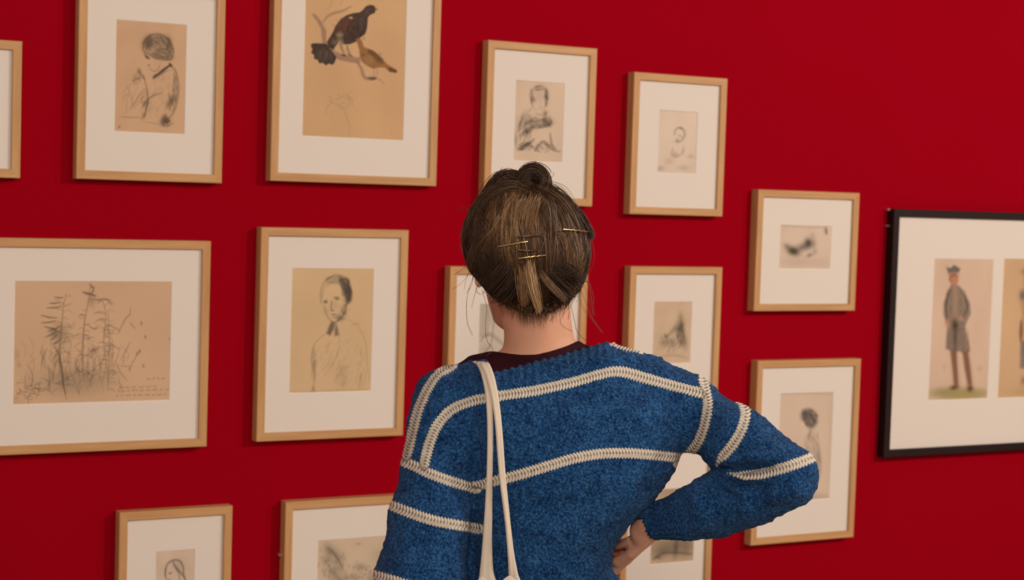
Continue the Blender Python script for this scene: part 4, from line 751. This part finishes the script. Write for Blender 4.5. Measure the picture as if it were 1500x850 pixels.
# --- trousers and shoes (below the photograph)
hipc = px(800, 990, 2.53); V0 = L2W(hipc); Rz = V0[2]
lg = r0; fw_ = np.array([math.sin(YAW), math.cos(YAW), 0])
g = Grid((-.30, -.25, -.02), (.30, .30, float(Rz)+.05), .006)
for sx in (-1, 1):
    g.chain([((sx*.075, 0, Rz-.02), .095), ((sx*.085, .0, Rz-.14), .088), ((sx*.085, .012, .48), .064), ((sx*.09, -.005, .10), .050)], .03)
V, Q = g.mesh(2)
def leg2w(P): P = np.asarray(P); return np.array([V0[0], V0[1], 0])+P[:, 0:1]*lg+P[:, 1:2]*fw_+P[:, 2:3]*np.array([0, 0, 1.])
meshobj('trousers', leg2w(V), Q.tolist(), M['denim'], person)
for sx in (-1, 1):
    g = Grid((sx*.095-.09, -.12, -.02), (sx*.095+.09, .24, .16), .004)
    g.chain([((sx*.09, -.03, .065), .040), ((sx*.094, .06, .055), .038), ((sx*.100, .15, .042), .034)], .02); g.cone((sx*.09, -.02, .10), .040, (sx*.09, -.02, .06), .040, .02)
    sl, X, Y, Z = g.sub(g.lo, g.lo+g.n*g.h); g.v = np.maximum(g.v, (.022-Z)+0*g.v); V, Q = g.mesh(2); sh = meshobj('shoe', leg2w(V), Q.tolist(), M['shoe'], person)
    g = Grid((sx*.095-.09, -.12, -.02), (sx*.095+.09, .24, .06), .004); g.chain([((sx*.09, -.03, .02), .043), ((sx*.094, .06, .02), .041), ((sx*.100, .15, .02), .038)], .02)
    sl, X, Y, Z = g.sub(g.lo, g.lo+g.n*g.h); g.v = np.maximum(g.v, np.maximum(Z-.024, .001-Z)+0*g.v); V, Q = g.mesh(1); meshobj('shoe_sole', leg2w(V), Q.tolist(), M['sole'], sh)

# ---------------------------------------------------------------- tote bag hanging from the left shoulder
top = L2W(onback(708, 560, .004)); bag = empty('tote_bag', tuple(float(q) for q in L2W(px(735, 1200, 2.40))))
tag(bag, 'cream canvas tote bag hanging by two straps from the person\'s left shoulder', 'bag')
def ribbon(name, spec, thick=.0022, front=()):
    """spec rows: px x, px y, width px, offset, twist (radians)"""
    V, Fc = [], []; rows_ = []
    sp = np.array(spec, float); n = len(sp); q = np.linspace(0, n-1, (n-1)*7+1); sx_ = smooth_poly([tuple(r_[:2]) for r_ in spec], 7)
    for (x, y), u_ in zip(sx_, q):
        wd, off, tw = (np.interp(u_, range(n), sp[:, k]) for k in (2, 3, 4)); c = onback(x, y, off); rows_.append((c, wd*.00098, tw))
    for k in range(1, len(rows_)):    # hang straight: no sudden dips into the knit
        c = rows_[k][0]; c[1] = min(c[1], rows_[k-1][0][1]+.006)
    fr = [(np.array(px(x, y, d)), wd*.00098, 0) for x, y, d, wd in front]; rows_ = fr+rows_
    cs = np.array([r_[0] for r_ in rows_])
    for _ in range(6): cs[1:-1] = cs[1:-1]*.4+(cs[:-2]+cs[2:])*.3
    T = np.gradient(cs, axis=0); T /= np.linalg.norm(T, axis=1)[:, None]
    for (c0, wd, tw), c, t in zip(rows_, cs, T):
        a = np.array([1., 0, 0]); a = a-t*(a@t); a /= np.linalg.norm(a); nn = np.cross(a, t); a2 = a*math.cos(tw)+nn*math.sin(tw); n2 = np.cross(a2, t)
        prof = [(-.5, 0), (-.44, .5), (-.15, .62), (0, .45), (.15, .62), (.44, .5), (.5, 0), (.44, -.5), (-.44, -.5)]
        V += [c+a2*(u_*wd)+n2*(v_*thick*2)*(-1 if n2[1] > 0 else 1) for u_, v_ in prof]
    m_ = 9; k_ = len(cs); Fc = [(i*m_+j, i*m_+(j+1) % m_, (i+1)*m_+(j+1) % m_, (i+1)*m_+j) for i in range(k_-1) for j in range(m_)]+[tuple(range(m_)), tuple(range((k_-1)*m_+m_-1, (k_-1)*m_-1, -1))]
    return meshobj(name, L2W(np.array(V)), Fc, M['canvas'], bag)
ribbon('strap', [(705, 533, 15, .002, 0), (708, 539, 14, .002, 0), (712, 552, 13, .003, .1), (716, 580, 10, .004, .3), (718, 620, 9, .005, .4), (718, 660, 9, .006, .3), (717, 700, 9, .007, .1), (716, 740, 11, .008, 0), (714, 790, 14, .010, 0), (713, 825, 18, .012, 0), (713, 843, 22, .013, 0), (714, 862, 34, .014, 0)],
       front=[(676, 640, 2.60, 14), (676, 590, 2.59, 14), (680, 548, 2.58, 14), (688, 528, 2.56, 15), (695, 523, 2.53, 15), (700, 525, 2.505, 15)])
ribbon('strap', [(710, 534, 15, .004, 0), (714, 542, 14, .005, 0), (719, 556, 13, .005, 0), (725, 582, 11, .005, .1), (730, 620, 10, .005, .2), (733, 660, 10, .006, .1), (736, 700, 10, .007, .2), (740, 735, 9, .008, .6), (744, 770, 8, .009, .7), (747, 800, 9, .010, .4), (750, 825, 11, .012, .2), (752, 843, 14, .013, 0), (755, 862, 24, .014, 0)],
       front=[(684, 640, 2.605, 14), (684, 590, 2.595, 14), (687, 548, 2.583, 14), (693, 527, 2.56, 15), (699, 522, 2.53, 15), (705, 525, 2.505, 15)])
us = np.linspace(0, 1, 49); vs = np.linspace(0, 1, 25); V, Fc = [], []
topline = lambda u_: np.interp(u_, [0, .12, .30, .335, .37, .44, .49, .52, .56, .75, 1], [905, 880, 851, 844, 851, 856, 846, 843, 850, 876, 905])
for sgn in (-1, 1):
    for u_ in us:
        for v_ in vs:
            x = 620+u_*250; y0 = topline(u_)+(14 if sgn > 0 else 0); y = y0+(1230-y0)*v_
            th_ = .034*math.sin(math.pi*u_)**.6*math.sin(math.pi*min(1, v_*.86+.12))**.6+.0015
            V.append(px(x+6*math.sin(v_*5+u_*7)*math.sin(math.pi*u_), y, 2.352+(sgn*th_)+.004*math.sin(u_*17+v_*6)*math.sin(math.pi*v_)))
nu, nv = len(us), len(vs)
for s_ in (0, 1):
    for i in range(nu-1):
        for j in range(nv-1):
            a = s_*nu*nv+i*nv+j; q = (a, a+1, a+nv+1, a+nv); Fc.append(q if s_ == 0 else q[::-1])
o_ = nu*nv
for i in range(nu-1): Fc.append((i*nv+nv-1, o_+i*nv+nv-1, o_+(i+1)*nv+nv-1, (i+1)*nv+nv-1))
for j in range(nv-1): Fc.append((j, o_+j, o_+j+1, j+1)); Fc.append(((nu-1)*nv+j, (nu-1)*nv+j+1, o_+(nu-1)*nv+j+1, o_+(nu-1)*nv+j))
bb = meshobj('bag_body', L2W(np.array(V)), Fc, M['canvas'], bag)
